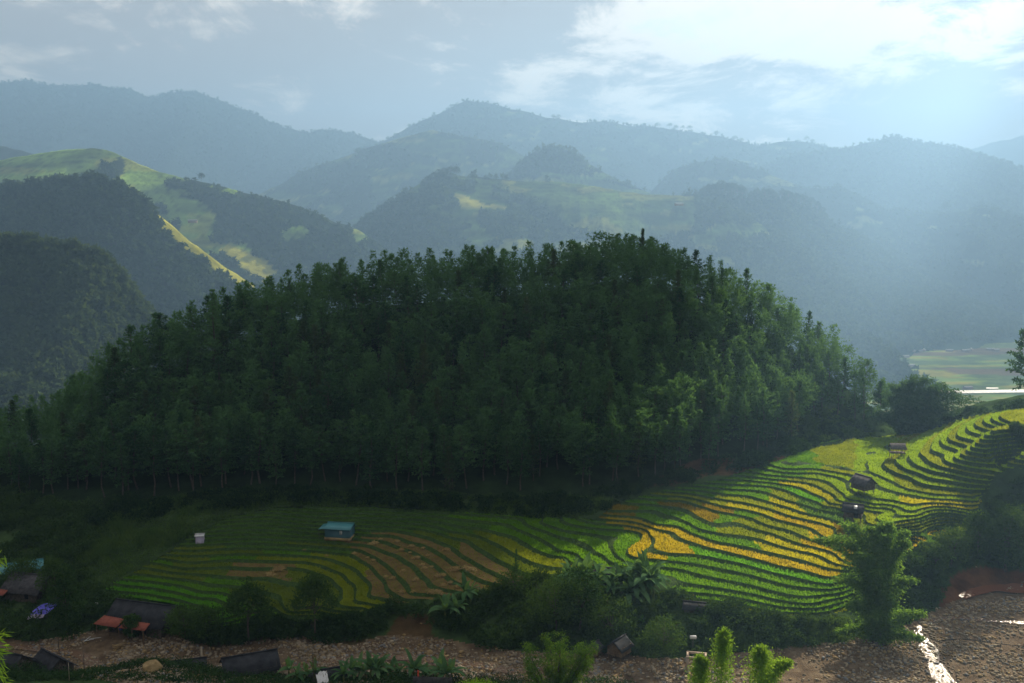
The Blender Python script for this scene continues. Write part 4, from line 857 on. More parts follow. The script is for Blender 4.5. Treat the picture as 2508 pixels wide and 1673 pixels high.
# ---- bamboo
def bamboo(seed, plumes, leafn=170, leaf=0.55, mt='bamboo', jitter=0.45, per=4, low=0.12, wid=0.17, drop=1.0, culm_r=0.05, puff=0.35):
    """plumes: list of (tip x, tip y, tip z, bow) relative to the base"""
    rg = np.random.default_rng(seed); mb = MB(); lf = MB()
    for (tx, ty, tz, bow) in plumes:
        for k in range(per):
            e = np.array([tx, ty, tz]) + rg.normal(size=3) * [jitter, jitter, jitter * .8]; b = rg.normal(size=3) * [0.5, 0.5, 0]; s = np.linspace(0, 1, 9)[:, None]
            out = np.array([e[0], e[1], 0]); path = b * (1 - s) + np.array([0, 0, 1]) * e[2] * (1 - (1 - s) ** 1.6) + out * (s ** (1.35 + bow * .8))
            path[-1, 2] -= 0.25 * drop; path[-1, :2] *= 1.06
            mb.tube(path, np.linspace(culm_r, 0.008, 9), 4)
            t = low + (1 - low) * rg.random(leafn) ** 0.8; c = np.stack([np.interp(t, s[:, 0], path[:, j]) for j in range(3)], 1)
            pf = puff * (0.28 + 1.1 * np.sin(np.clip(t, 0, .97) * math.pi))
            c += rg.normal(size=c.shape) * pf[:, None]; D = rg.normal(size=c.shape) * 0.6 + [0, 0, -0.45 * drop]; D += (c - np.array([0, 0, 0])) * [0.06, 0.06, 0]
            lf.leaves(c, D, leaf * rg.uniform(.6, 1.3, leafn), wid * rg.uniform(.7, 1.2, leafn), rg)
    return mb.mesh('culm', M['culm']), lf.mesh('foliage', M[mt])
def bamboo_thing(label, p, meshes, group=None, rz=0.0, scale=1.0):
    t = thing('bamboo_clump', label, 'bamboo', p, rz, group, (scale,) * 3); obj('culm', meshes[0], t); obj('foliage', meshes[1], t); return t
B0 = G(2150, 1570)
def rel(px, py, y): return at_y(px, py, y) - B0
pl = []
for px, py, dy, bow in [(2042, 1325, 0, .6), (2095, 1292, 2, .4), (2080, 1318, -1, .5), (2110, 1330, 1, .2), (2140, 1300, 2, .1), (2160, 1290, 1, 0), (2178, 1290, 0, .1), (2205, 1306, 1, .4), (2212, 1330, -1, .5), (2170, 1318, -2, .0), (2120, 1360, -2.5, .1), (2150, 1400, -3, .2), (2080, 1420, -2, .8), (2215, 1420, -1, .9), (2235, 1500, 0, 1.2), (2100, 1480, -3, .7), (2180, 1470, -3.5, .5), (2230, 1555, -2, 1.4), (2080, 1540, -2, 1.2), (2150, 1500, -4, .5)]:
    r_ = rel(px, py, B0[1] + dy); pl.append((r_[0], r_[1], r_[2], bow))
_bt = bamboo_thing('towering feathery bamboo clump beside the stream', B0, bamboo(7, pl, 430, 0.52, 'bamboo', 0.30, 5, 0.10, 0.18, puff=0.46))
_bt.scale = (1.25, 1.15, 1.03)
# bamboo and trees closing the flat field
p0 = G(2270, 1068); p0 = np.array([p0[0], 272.0, float(ground_z(p0[0], 272))])
pl = []; rg_ = np.random.default_rng(3)
for px, py, dy, bow in [(2140, 1005, 0, .5), (2175, 970, 3, .4), (2195, 950, 2, .3), (2215, 945, 4, .2), (2240, 930, 2, .1), (2262, 925, 3, .1), (2285, 948, 0, .2), (2310, 945, 4, .4), (2335, 955, 1, .8), (2350, 970, 2, .9), (2375, 978, 0, 1.2), (2370, 1000, -1, 1.1), (2350, 1020, 0, 1.2), (2200, 990, -2, .3), (2240, 985, -3, .2), (2285, 990, -3, .3), (2320, 1000, -3, .6), (2170, 1020, -2, .6), (2210, 1040, -4, .5), (2260, 1030, -4, .3), (2310, 1040, -3, .7), (2340, 1050, -2, 1.0)]:
    r_ = at_y(px, py, p0[1] + dy) - p0; pl.append((r_[0], r_[1], r_[2], bow))
bamboo_thing('broad arching bamboo thicket behind the flat field', p0, bamboo(8, pl, 340, 0.85, 'bamboo_far', 0.8, 5, 0.05, 0.30, puff=0.8))
# bamboo plumes in the foreground, sunlight put into their leaf colour
def plume_fg(px, py, y, lean, seed, lab, w=0.35, n=700, h=None):
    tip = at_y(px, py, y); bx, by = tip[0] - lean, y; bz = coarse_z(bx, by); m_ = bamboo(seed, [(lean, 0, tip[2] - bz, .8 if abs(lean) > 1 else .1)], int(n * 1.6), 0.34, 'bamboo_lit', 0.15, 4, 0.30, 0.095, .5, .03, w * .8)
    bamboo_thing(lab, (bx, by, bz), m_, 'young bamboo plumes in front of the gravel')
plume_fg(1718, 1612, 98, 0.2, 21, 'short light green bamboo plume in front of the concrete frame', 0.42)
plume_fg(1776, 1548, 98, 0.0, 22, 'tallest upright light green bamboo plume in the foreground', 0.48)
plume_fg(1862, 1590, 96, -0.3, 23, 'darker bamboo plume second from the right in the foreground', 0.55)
plume_fg(1928, 1622, 97, 3.0, 24, 'light green bamboo plume bending over to the right', 0.40)
# foreground tree with drooping sprays
def spray_tree():
    rg = np.random.default_rng(77); y = 112.0; base = np.array([(1365 - 1254) / FPX * y * 1.02, y, coarse_z((1365 - 1254) / FPX * y, y)])
    mb = MB(); lf = MB(); ends = [(1290, 1590), (1300, 1640), (1345, 1565), (1375, 1562), (1385, 1600), (1425, 1590), (1450, 1580), (1420, 1630), (1340, 1625), (1370, 1650), (1400, 1660), (1315, 1665), (1440, 1610), (1380, 1630)]
    for px, py in ends:
        e = at_y(px, py, y + rg.normal() * 1.0) - base; mid = e * [0.5, 0.5, 0.62]; mb.tube([(0, 0, 0), mid, e], [.14, .08, .02], 5)
        for k in range(34):
            s = rg.uniform(.62, 1.04); c = mid + (e - mid) * ((s - .5) * 2) + rg.normal(size=3) * 0.42
            D = rg.normal(size=(26, 3)) * .6 + [0, 0, -.35]; lf.leaves(c + rg.normal(size=(26, 3)) * .22, D, rg.uniform(.16, .34, 26), 0.11, rg)
    t = thing('leafy_tree', 'bright green tree with drooping sprays in front of the stream', 'tree', base); mb.build('trunk', M['bark'], t); lf.build('crown', M['leaf_bright'], t)
spray_tree()
# bamboo leaves hanging in at the left edge, close to the viewpoint
def edge_bamboo():
    rg = np.random.default_rng(5); y = 17.0; base = np.array([-9.6, y, coarse_z(-9.6, y)]); mb = MB(); lf = MB()
    for px, py in [(-12, 1368), (-8, 1560), (-5, 1590), (-10, 1625), (0, 1660), (-20, 1600), (-60, 1500)]:
        e = at_y(px, py, y + rg.normal() * .3) - base; mb.tube([(0, 0, 0), e * [.4, .5, .7], e], [.03, .02, .005], 5)
        n = 16; D = np.c_[rg.uniform(.2, 1, n), rg.normal(size=n) * .4, rg.normal(size=n) * .35 - .1]; lf.leaves(e + rg.normal(size=(n, 3)) * .06, D, rg.uniform(.15, .26, n), .035, rg)
    t = thing('bamboo_plant', 'sunlit bamboo leaves poking in at the left edge', 'bamboo', base); mb.build('culm', M['culm'], t); lf.build('foliage', M['bamboo_lit'], t)
edge_bamboo()

# ---- banana plants
def banana_mesh(seed, h=3.6, n=10, leaf=2.4, mt='banana', w=.62):
    rg = np.random.default_rng(seed); mb = MB(); lf = MB(); st = h * .45; mb.tube([(0, 0, 0), (.05, 0, st * .6), (0, .05, st)], [.16, .13, .09], 7)
    for k in range(n):
        a = k * 2.4 + rg.normal() * .25; el = rg.uniform(.25, 1.15) if k < n - 2 else 1.35; l = leaf * rg.uniform(.75, 1.15); m = 7; V = []
        p = np.array([0, 0, st]); d = np.array([math.cos(a) * math.cos(el), math.sin(a) * math.cos(el), math.sin(el)]); sd = np.array([-math.sin(a), math.cos(a), 0])
        for i in range(m):
            f = i / (m - 1); ww = w * .5 * (math.sin(math.pi * min(1, .08 + f * .95)) ** .6) * (0.25 if i == 0 else 1)
            V += [p + sd * ww + [0, 0, ww * .35], p, p - sd * ww + [0, 0, ww * .35]]; p = p + d * l / (m - 1); d = d + np.array([0, 0, -.20 - .08 * rg.random()]); d /= np.linalg.norm(d)
        Q = []
        for i in range(m - 1):
            for j in (0, 1): Q.append([i * 3 + j, i * 3 + j + 1, i * 3 + j + 4, i * 3 + j + 3])
        lf.add(V, Q)
    return mb.mesh('stem', M['culm']), lf.mesh('leaves', M[mt])
BAN = [banana_mesh(s) for s in range(4)]; BANL = banana_mesh(9, 2.2, 9, 1.7, 'banana_lit')
def banana(px, py, v, sc, lab, group=None, mesh=None, y=None, name='banana_plant'):
    p = G(px, py) if y is None else np.array([(px - 1254) / FPX * y, y, 0.0])
    if y is not None: p[2] = float(ground_z(p[0], y)) - .2
    m_ = mesh or BAN[v]; t = thing(name, lab, 'banana plant', p, v * 1.1 + px * .01, group, (sc,) * 3); obj('stem', m_[0], t); obj('leaves', m_[1], t); return t
GB1 = 'bananas crowded beside the hidden grey roof'
LB1 = 'banana plant in the crowded clump beside the hidden grey roof'
for i, (px, py, s) in enumerate([(1385, 1455, 1.0), (1400, 1450, 1.25), (1425, 1455, 1.3), (1440, 1445, 1.2), (1470, 1460, 1.2), (1455, 1470, 1.0), (1500, 1470, 1.0), (1520, 1465, 1.25), (1545, 1460, 1.45), (1565, 1460, 1.5), (1580, 1470, 1.4), (1600, 1475, 1.2), (1555, 1485, 1.3), (1535, 1490, 1.1), (1590, 1455, 1.3)]):
    banana(px, py, i % 4, s * 1.5, LB1, GB1)
for i, (px, py, s, lab) in enumerate([(1140, 1487, 1.2, 'banana plant at the lower rim of the brown terraces'), (1152, 1480, 1.0, 'smaller banana plant nestled behind the one at the terrace rim'), (1090, 1535, 1.3, 'wide dark banana plant above the red earth slip'), (1118, 1525, 1.1, 'banana plant just right of the wide dark one over the slip')]): banana(px, py, i, s * 1.3, lab)
banana(500, 1540, 1, .8, 'bluish banana plant beside the lowest bright terrace')
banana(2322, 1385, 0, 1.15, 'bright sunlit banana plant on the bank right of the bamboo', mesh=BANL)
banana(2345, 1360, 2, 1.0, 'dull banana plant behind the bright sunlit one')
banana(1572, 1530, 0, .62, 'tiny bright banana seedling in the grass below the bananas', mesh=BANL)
LB2 = 'banana plant among the leafy clumps along the bottom edge'; GB2 = 'bananas along the bottom edge'
for i, (px, py, s) in enumerate([(700, 1668, .8), (725, 1662, .8), (860, 1672, 1.0), (890, 1668, 1.1), (915, 1664, 1.1), (940, 1672, 1.0), (1000, 1655, 1.15), (1012, 1664, 1.0), (1068, 1660, 1.1), (1085, 1656, 1.1), (1098, 1664, 1.0), (842, 1660, 1.0), (905, 1660, .9), (875, 1660, .9), (960, 1668, .9), (1030, 1662, .8), (745, 1668, .9), (680, 1672, .9), (820, 1668, .8)]): banana(px, py + 6, i % 4, s * 1.25, LB2, GB2, y=151.0 + (i % 3) * 2)

# ---- undergrowth: leaf masses over the banks and below the forest (nobody could count them)
def undergrowth(name, poly, n, hgt, leaf, mt, seed, per=9, lab=None, grass=False, cat='undergrowth', lump=1.0):
    rg = np.random.default_rng(seed); xs = [a for a, b in poly]; ys = [b for a, b in poly]
    m = inpoly(PX, PY, poly) & ~TM; m &= ~BM; jj, ii = np.nonzero(m)
    if len(jj) == 0: return
    s = rg.integers(0, len(jj), n); x = gx[ii[s]] + rg.uniform(-.5, .5, n) * GS; y = gy[jj[s]] + rg.uniform(-.5, .5, n) * GS; z = ground_z(x, y)
    big = np.clip(0.55 + fbm(x, y, 5.0 * lump, 3, seed) * 1.2, 0.15, 1.5); C = np.stack([x, y, z], 1)
    if grass:
        P = np.repeat(C, per, 0); b = np.repeat(big, per); k = len(P)
        P = P + rg.normal(size=P.shape) * [.3, .3, 0]; D = rg.normal(size=P.shape) * .35 + [0, 0, 1]; L = hgt * b * rg.uniform(.6, 1.2, k); W = leaf
    else:                                                        # dome-shaped bushes of every size, leaves on their shells
        nb = max(20, n // 16); C = C[:nb]; rb = np.clip(rg.lognormal(-.1, .45, nb), .35, 2.2) * hgt * np.clip(big[:nb] + .3, .5, 1.4); cnt = np.clip((rb ** 2 * 95 / (leaf / .42) ** 2), 30, 420).astype(int)
        ib = np.repeat(np.arange(nb), cnt); k = len(ib); q = rg.normal(size=(k, 3)); q /= np.linalg.norm(q, axis=1, keepdims=True); q[:, 2] = np.abs(q[:, 2]) ; lum = 1 + .22 * np.sin(q[:, 0] * 5 + ib) * np.sin(q[:, 1] * 6 + ib * 2)
        P = C[ib] + q * (rb[ib] * lum * rg.uniform(.8, 1.05, k))[:, None] * [1, 1, .85]; D = q * .55 + rg.normal(size=(k, 3)) * .6 + [0, 0, .1]; L = leaf * rg.uniform(.7, 1.35, k); W = leaf * .6
    mb = MB(); mb.blades(P, D, L, W, rg); return tag(mb.build(name, M[mt]), lab, cat, kind='stuff')
undergrowth('undergrowth', [(880,1505),(1000,1480),(1120,1460),(1240,1445),(1330,1410),(1440,1395),(1520,1395),(1600,1435),(1740,1485),(1980,1515),(2070,1520),(2080,1585),(1900,1590),(1750,1605),(1500,1595),(1260,1590),(1140,1570),(1040,1500),(960,1510),(900,1570),(860,1570)], 9000, 1.1, .42, 'shrub', 301, 9, 'tangled dark shrubs on the bank below the terraces')
undergrowth('undergrowth', [(1560,1440),(1740,1485),(1980,1515),(2080,1515),(2080,1585),(1900,1592),(1700,1605),(1640,1560),(1540,1500)], 9000, .9, .10, 'grass', 309, 4, 'rough tall grass on the bank below the bright terraces', True)
undergrowth('undergrowth', [(560,1556),(640,1508),(740,1520),(880,1510),(900,1570),(800,1575),(640,1560),(540,1590),(470,1570)], 3800, 1.2, .42, 'shrub', 302, 9, 'dark shrubs under the two umbrella trees')
undergrowth('undergrowth', [(170,1560),(-60,1560),(-60,1200),(100,1210),(180,1240),(290,1262),(210,1380),(225,1455),(330,1470),(450,1500),(500,1560),(440,1575),(300,1545),(230,1550)], 9000, 1.5, .5, 'shrub', 303, 9, 'dark scrub around the houses at lower left')
undergrowth('tall_grass', [(215,1450),(300,1412),(420,1340),(460,1320),(620,1258),(900,1250),(1120,1264),(1300,1272),(1450,1262),(1500,1230),(1420,1215),(1000,1205),(500,1205),(380,1235),(280,1262),(180,1350)], 16000, 1.5, .13, 'grass', 304, 4, 'tall rough grass between the forest and the terraces', True, 'grass')
undergrowth('undergrowth', [(150,1300),(300,1240),(500,1212),(700,1195),(1000,1212),(1250,1220),(1400,1212),(1560,1180),(1700,1150),(1850,1120),(1960,1080),(2020,1050),(2060,1070),(1950,1105),(1850,1142),(1700,1175),(1560,1210),(1480,1250),(1300,1275),(1000,1245),(700,1228),(400,1262)], 9000, 1.3, .45, 'shrub', 305, 9, 'bushes along the foot of the pine forest')
undergrowth('fern_clearing', [(1960,1105),(1975,1010),(2030,1000),(2120,1045),(2150,1085),(2050,1085)], 3800, .9, .45, 'leaf', 306, 8, 'green fern slope on the right flank of the forest hill')
undergrowth('undergrowth', [(2080,1500),(2110,1420),(2180,1370),(2260,1335),(2340,1320),(2430,1280),(2410,1250),(2450,1200),(2508,1160),(2640,1160),(2640,1390),(2508,1392),(2420,1380),(2330,1400),(2290,1480),(2200,1530),(2120,1550)], 10000, .85, .42, 'shrub', 307, 9, 'dense dark scrub on the bank right of the bamboo')
undergrowth('undergrowth', [(2140,1060),(2240,1050),(2300,1030),(2400,1000),(2508,985),(2600,985),(2600,1010),(2400,1020),(2300,1045),(2250,1062)], 1500, 1.0, .4, 'shrub', 308, 9, 'shrubs along the back of the terraced spur')
# near bank below the bottom edge
def near_bank():
    rg = np.random.default_rng(12); n = 6000; x = rg.uniform(-95, 20, n); yb = np.interp(x, [-90, -40, 0, 40, 70], [166, 160, 155, 150, 149]); y = yb - 1 - rg.random(n) * 14; z = np.where(y > Y0 + 1, ground_z(x, np.maximum(y, Y0 + 1)), hsmooth(x, y)); P = np.repeat(np.stack([x, y, z], 1), 8, 0)
    ok = np.ones(len(P), bool); b = np.repeat(np.clip(.6 + fbm(x, y, 6, 3, 8) * 1.2, .1, 1.5), 8); P = P + np.stack([rg.normal(size=len(P)) * .5, rg.normal(size=len(P)) * .5, rg.random(len(P)) * 1.5 * b], 1)
    mb = MB(); mb.blades(P, rg.normal(size=P.shape) * .8 + [0, 0, .4], .4 * rg.uniform(.6, 1.3, len(P)), .2, rg); tag(mb.build('undergrowth', M['shrub']), 'leafy scrub along the near bank at the bottom edge', 'undergrowth', kind='stuff')
near_bank()
# sunlit grassy knoll at the bottom edge
def knoll():
    y = 88.0; c = at_y(1165, 1672, y); rg = np.random.default_rng(4); V = []; n = 20; zb = coarse_z(c[0], y)
    U, W = np.meshgrid(np.linspace(-1, 1, n), np.linspace(-1, 1, n)); r2 = np.clip(U ** 2 + W ** 2, 0, 1); Z = zb - .6 + (c[2] - zb + .45) * (1 - r2) ** 1.1 + .06 * fbm(U * 9, W * 9, 2, 3, 6)
    V = np.stack([c[0] + U * 6.0, y + W * 5.0, Z], -1).reshape(-1, 3); idx = np.arange(n * n).reshape(n, n); q = np.stack([idx[:-1, :-1], idx[:-1, 1:], idx[1:, 1:], idx[1:, :-1]], -1).reshape(-1, 4)
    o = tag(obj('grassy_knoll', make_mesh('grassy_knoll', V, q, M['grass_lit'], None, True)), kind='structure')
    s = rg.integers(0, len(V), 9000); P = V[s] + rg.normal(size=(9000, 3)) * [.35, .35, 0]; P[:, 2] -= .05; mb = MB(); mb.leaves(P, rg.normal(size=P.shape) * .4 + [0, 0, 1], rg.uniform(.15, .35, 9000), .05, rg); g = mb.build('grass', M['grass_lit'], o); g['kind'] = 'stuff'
knoll()
# trees that stand out on far crests
def crest_tree(px, py_base, D, h, lab, seed, w=.36, group=None):
    p = at_y(px, py_base, D); m_ = broad(seed, h, h * w, 'umbrella', h * .10, 46, 9, h * .022, mt='wood'); tree('crest_tree', lab, 'tree', p, m_, group=group)
for i, (px, py, h, lab) in enumerate([(1072, 437, 8.5, 'lowest of the four little trees on the middle hilltop, at its left edge'), (1087, 430, 9.5, 'left one of three upright little trees on the middle hilltop'), (1103, 430, 11, 'middle one of three upright little trees on the middle hilltop'), (1117, 431, 12, 'right and largest of three upright little trees on the middle hilltop')]): crest_tree(px, py + 3, 2343, h * 2.1, lab, 500 + i, .42)
rg_ = np.random.default_rng(9)
for i, px in enumerate(np.linspace(1846, 2010, 15)):
    py = np.interp(px, [1840, 1920, 1980, 2050], [488, 490, 507, 548]); crest_tree(px + rg_.normal() * 3, py + 4, float(np.interp(px, [1840, 1920, 1980, 2050], [2498, 2528, 2578, 2658])), rg_.uniform(24, 33), 'slim pine in the row along the crest of the misty slope', 520 + i, .34, 'row of pines on the misty crest')
for i in range(16):
    px = 1722 + i * 6.4; py = 482 - 14 * math.sin(i / 15 * math.pi); crest_tree(px, py + 6, 2474, rg_.uniform(24, 32), 'tree in the rounded dark grove on the misty crest', 540 + i, .42, 'rounded grove on the misty crest')
for i, (px, py) in enumerate([(1355, 290), (1368, 290), (1610, 312), (1640, 313), (1655, 316), (1672, 317), (1690, 319), (1755, 332), (1800, 345), (1815, 347), (1975, 346), (1990, 349)]): crest_tree(px, py + 2, 4245, rg_.uniform(17, 26), 'tiny tree silhouetted on the long ridge right of the high peak', 560 + i, .5, 'trees on the far skyline')
crest_tree(2316, 525, 3145, 38, 'single round-headed tree on the hazy saddle at right', 580, .4)
crest_tree(493, 444, 1895, 15, 'single dark tree on the shoulder of the green hill', 581, .45)
# ================================================================== BUILDINGS
def corrugated(mb, a, b, c, d, ribs, thick=0.05, amp=0.03):
    """sheet between eave a-b and ridge d-c, folded into ribs"""
    a, b, c, d = [np.asarray(v, float) for v in (a, b, c, d)]; n = np.cross(b - a, d - a); n /= np.linalg.norm(n)
    k = ribs * 2; V = []; Q = []
    for i in range(k + 1):
        f = i / k; o = n * (amp if i % 2 else -amp); lo = a + (b - a) * f; hi = d + (c - d) * f; V += [lo + o, hi + o, lo + o - n * thick, hi + o - n * thick]
    for i in range(k):
        p, q = i * 4, i * 4 + 4; Q += [[p, q, q + 1, p + 1], [p + 3, q + 3, q + 2, p + 2], [p, p + 2, q + 2, q], [p + 1, q + 1, q + 3, p + 3]]
    Q += [[0, 1, 3, 2], [k * 4, k * 4 + 2, k * 4 + 3, k * 4 + 1]]; mb.add(V, Q)
def house(name, label, cat, p, rz, W, D, wall, ridge, over=0.5, roof='roof_dark', walls='plank', stilt=0.0, door=True, windows=(), planks=True, gable_over=None, ridge_off=0.0, deep=.8):
    """ridge along local x; D is the depth; wall and ridge heights above the floor"""
    t = thing(name, label, cat, p, rz); go = over if gable_over is None else gable_over; f = stilt
    if stilt:
        for sx in (-1, 0, 1):
            for sy in (-1, 1): mb = MB(); mb.tube([(sx * W * .46, sy * D * .44, -1.2), (sx * W * .46, sy * D * .44, f + .05)], .08, 6); mb.build('post', M[walls], t)
        mb = MB(); mb.box((0, 0, f), (W + .2, D + .2, .12)); mb.build('floor', M[walls], t)
    yr = ridge_off
    def wall_panel(x0, y0, x1, y1, tops):
        mb = MB(); L = math.hypot(x1 - x0, y1 - y0); n = max(2, int(L / .32)) if planks else 1; nx, ny = (y1 - y0) / L, -(x1 - x0) / L
        for i in range(n):
            a, b = i / n, (i + 1) / n - (0.012 / L if planks else 0); off = .012 * ((i * 7) % 3) if planks else 0
            xa, ya, xb, yb = x0 + (x1 - x0) * a + nx * off, y0 + (y1 - y0) * a + ny * off, x0 + (x1 - x0) * b + nx * off, y0 + (y1 - y0) * b + ny * off; za, zb = np.interp(a, *tops), np.interp(b, *tops)
            zb0 = f + .06 if stilt else -deep
            V = [(xa, ya, zb0), (xb, yb, zb0), (xb, yb, zb), (xa, ya, za)]; V += [(x - nx * .05, y - ny * .05, z) for x, y, z in V]
            mb.add(V, [[0, 1, 2, 3], [5, 4, 7, 6], [3, 2, 6, 7], [0, 3, 7, 4], [1, 5, 6, 2]])
        return mb.build('wall', M[walls], t)
    w, d = W / 2, D / 2; zt = f + wall; zr = f + ridge; g = ([0, .5 + yr / D, 1], [zt, zr - .08, zt]); g2 = ([0, .5 - yr / D, 1], [zt, zr - .08, zt])
    wall_panel(-w, -d, w, -d, ([0, 1], [zt, zt])); wall_panel(w, -d, w, d, g); wall_panel(w, d, -w, d, ([0, 1], [zt, zt])); wall_panel(-w, d, -w, -d, g2)
    for s in (-1, 1):
        sl = (zr - zt) / (d - s * yr); ze = zt - sl * over; mb = MB(); a, b = (-(w + go), s * (d + over), ze), (w + go, s * (d + over), ze); c, e = (w + go, yr, zr), (-(w + go), yr, zr)
        if s > 0: a, b, c, e = b, a, e, c
        corrugated(mb, a, b, c, e, max(4, int(W / .45))); mb.build('roof_slope', M[roof], t)
    mb = MB(); mb.box((0, yr, zr + .05), (W + 2 * go + .1, .32, .07)); mb.build('ridge_cap', M[roof], t)
    if door: mb = MB(); mb.box((W * .18, -d - .045, f + .95), (.85, .06, 1.8)); mb.build('door', M['dark'], t)
    for (x, z, sx, sz, mt) in windows:
        mb = MB(); mb.box((x, -d - .05, f + z), (sx, .07, sz)); fr = mb.build('window', M[mt], t); mb = MB(); mb.box((x, -d - .095, f + z), (.06, .02, sz * .96)); mb.build('mullion', M['dark'], fr)
    return t
# teal metal house on the terraces
p = G(828, 1330); p[1] += 2.5; p[2] = float(ground_z(p[0], p[1])) + .35
t = house('metal_house', 'small teal metal house with a white window on the left terraces', 'house', p, R(-10), 5.7, 3.6, 1.9, 2.5, .35, 'teal_roof', 'teal_wall', 0, False, [(0.9, 1.05, .55, .8, 'white')], False, .25, .9)
mb = MB(); mb.box((0, 0, -.5), (5.9, 4.0, .7)); mb.build('plinth', M['stone_ochre'], t)
mb = MB(); corrugated(mb, (-4.5, -1.6, 1.45), (-2.9, -1.6, 1.8), (-2.9, 1.7, 2.05), (-4.5, 1.7, 1.7), 4); mb.build('lean_to_roof', M['teal_roof'], t)
for y_ in (-1.5, 1.5): mb = MB(); mb.tube([(-4.3, y_, -.6), (-4.3, y_, 1.6)], .05, 5); mb.build('post', M['plank'], t)
# lilac shed
p = G(490, 1326); t = house('field_shed', 'tiny lilac tarpaulin shed with a tin roof on the upper left terraces', 'shed', p + [0, 0, .3], R(8), 1.7, 1.4, 1.1, 1.4, .2, 'tin', 'lilac', 0, False, (), False)
# field huts of the right terraces
p = G(2113, 1208); house('field_hut', 'plank field hut with a slate gable roof amid the sunlit terraces', 'hut', p, R(118), 3.7, 3.3, 1.5, 2.8, .5, 'roof_grey', 'plank', 1.1, True)
p = G(2088, 1282); t = house('field_hut', 'dark stilt hut with a pale roof patch above the tall bamboo', 'hut', p, R(-22), 3.4, 3.0, 1.4, 2.5, .4, 'roof_dark', 'plank', 1.6, True)
mb = MB(); mb.box((.5, -1.0, 3.63), (.65, 1.0, .06), np.array([[1, 0, 0], [0, .81, -.58], [0, .58, .81]])); mb.build('roof_patch', M['tin'], t)
# open shelter on the flat field
def shelter():
    p = G(2197, 1118); t = thing('open_shelter', 'open post shelter with a ragged thatched roof at the flat field', 'shelter', p, R(-6)); rg = np.random.default_rng(2)
    for x in (-1.5, -.5, .5, 1.5):
        for y in (-1, 1): mb = MB(); mb.tube([(x, y, -.5), (x + rg.normal() * .06, y, 2.3)], .07, 6); mb.build('post', M['plank'], t)
    mb = MB(); mb.box((0, 0, 1.0), (3.5, 2.3, .12)); mb.build('platform', M['plank'], t)
    for s in (-1, 1): mb = MB(); corrugated(mb, (-1.9 * -s, s * 1.5, 2.1), (1.9 * -s, s * 1.5, 2.1), (1.8 * -s, 0, 3.3), (-1.8 * -s, 0, 3.3), 12, .14, .05); mb.build('roof_slope', M['thatch'], t)
shelter()
# hidden roof behind the bananas, low roof on the grass, barn and small hut by the gravel
p = G(1478, 1418); house('farm_building', 'grey roofed building half hidden by the bananas', 'building', p - [0, 0, 1.0], R(-8), 5.0, 4.5, 2.0, 3.3, .4, 'roof_dark', 'plank')
p = G(1702, 1490); house('low_shed', 'low dark roof sunk in the grass below the right terraces', 'shed', p - [0, 0, .3], R(-14), 3.6, 2.6, .7, 1.5, .35, 'roof_dark', 'plank', 0, False)
p = G(1516, 1612); house('stilt_barn', 'brown board stilt hut with a dark roof beside the gravel', 'hut', p, R(52), 3.0, 2.7, 1.4, 2.5, .5, 'roof_dark', 'plank_brown', 1.0, False)
p = G(1458, 1608); house('small_hut', 'small board hut left of the stilt hut by the gravel', 'hut', p, R(58), 1.8, 1.7, 1.3, 2.0, .3, 'roof_grey', 'plank_brown', .4, False)
# long farmhouse, lower left
p = G(340, 1560); p[1] += 4; p[2] = float(ground_z(p[0], p[1]))
t = house('long_farmhouse', 'long dark-roofed farmhouse with red lean-to roofs beside the gravel', 'house', p, R(-16), 11.5, 7.0, 2.3, 4.6, .9, 'roof_dark', 'plank', 0, True)
mb = MB(); corrugated(mb, (-7.2, -6.0, 1.9), (-2.2, -6.0, 1.75), (-1.8, -3.6, 2.5), (-6.6, -3.6, 2.7), 10); mb.build('lean_to_roof', M['roof_red'], t)
mb = MB(); corrugated(mb, (-1.9, -5.7, 1.6), (3.6, -5.4, 1.55), (3.6, -3.7, 2.3), (-1.7, -3.7, 2.4), 10); mb.build('lean_to_roof', M['roof_red'], t)
mb = MB(); corrugated(mb, (6.0, -3.6, 1.4), (8.6, -2.6, 1.5), (8.4, 2.8, 2.8), (6.1, 3.4, 2.9), 6); mb.build('side_roof', M['roof_dark'], t)
for x in (-6.8, -4.2, -1.9, 1, 3.4): mb = MB(); mb.tube([(x, -5.6, -1), (x, -5.6, 1.75)], .07, 6); mb.build('post', M['plank_brown'], t)
mb = MB(); mb.box((-2.9, -3.6, .9), (1.0, .08, 1.5)); mb.build('blue_curtain', M['blue_tarp'], t)
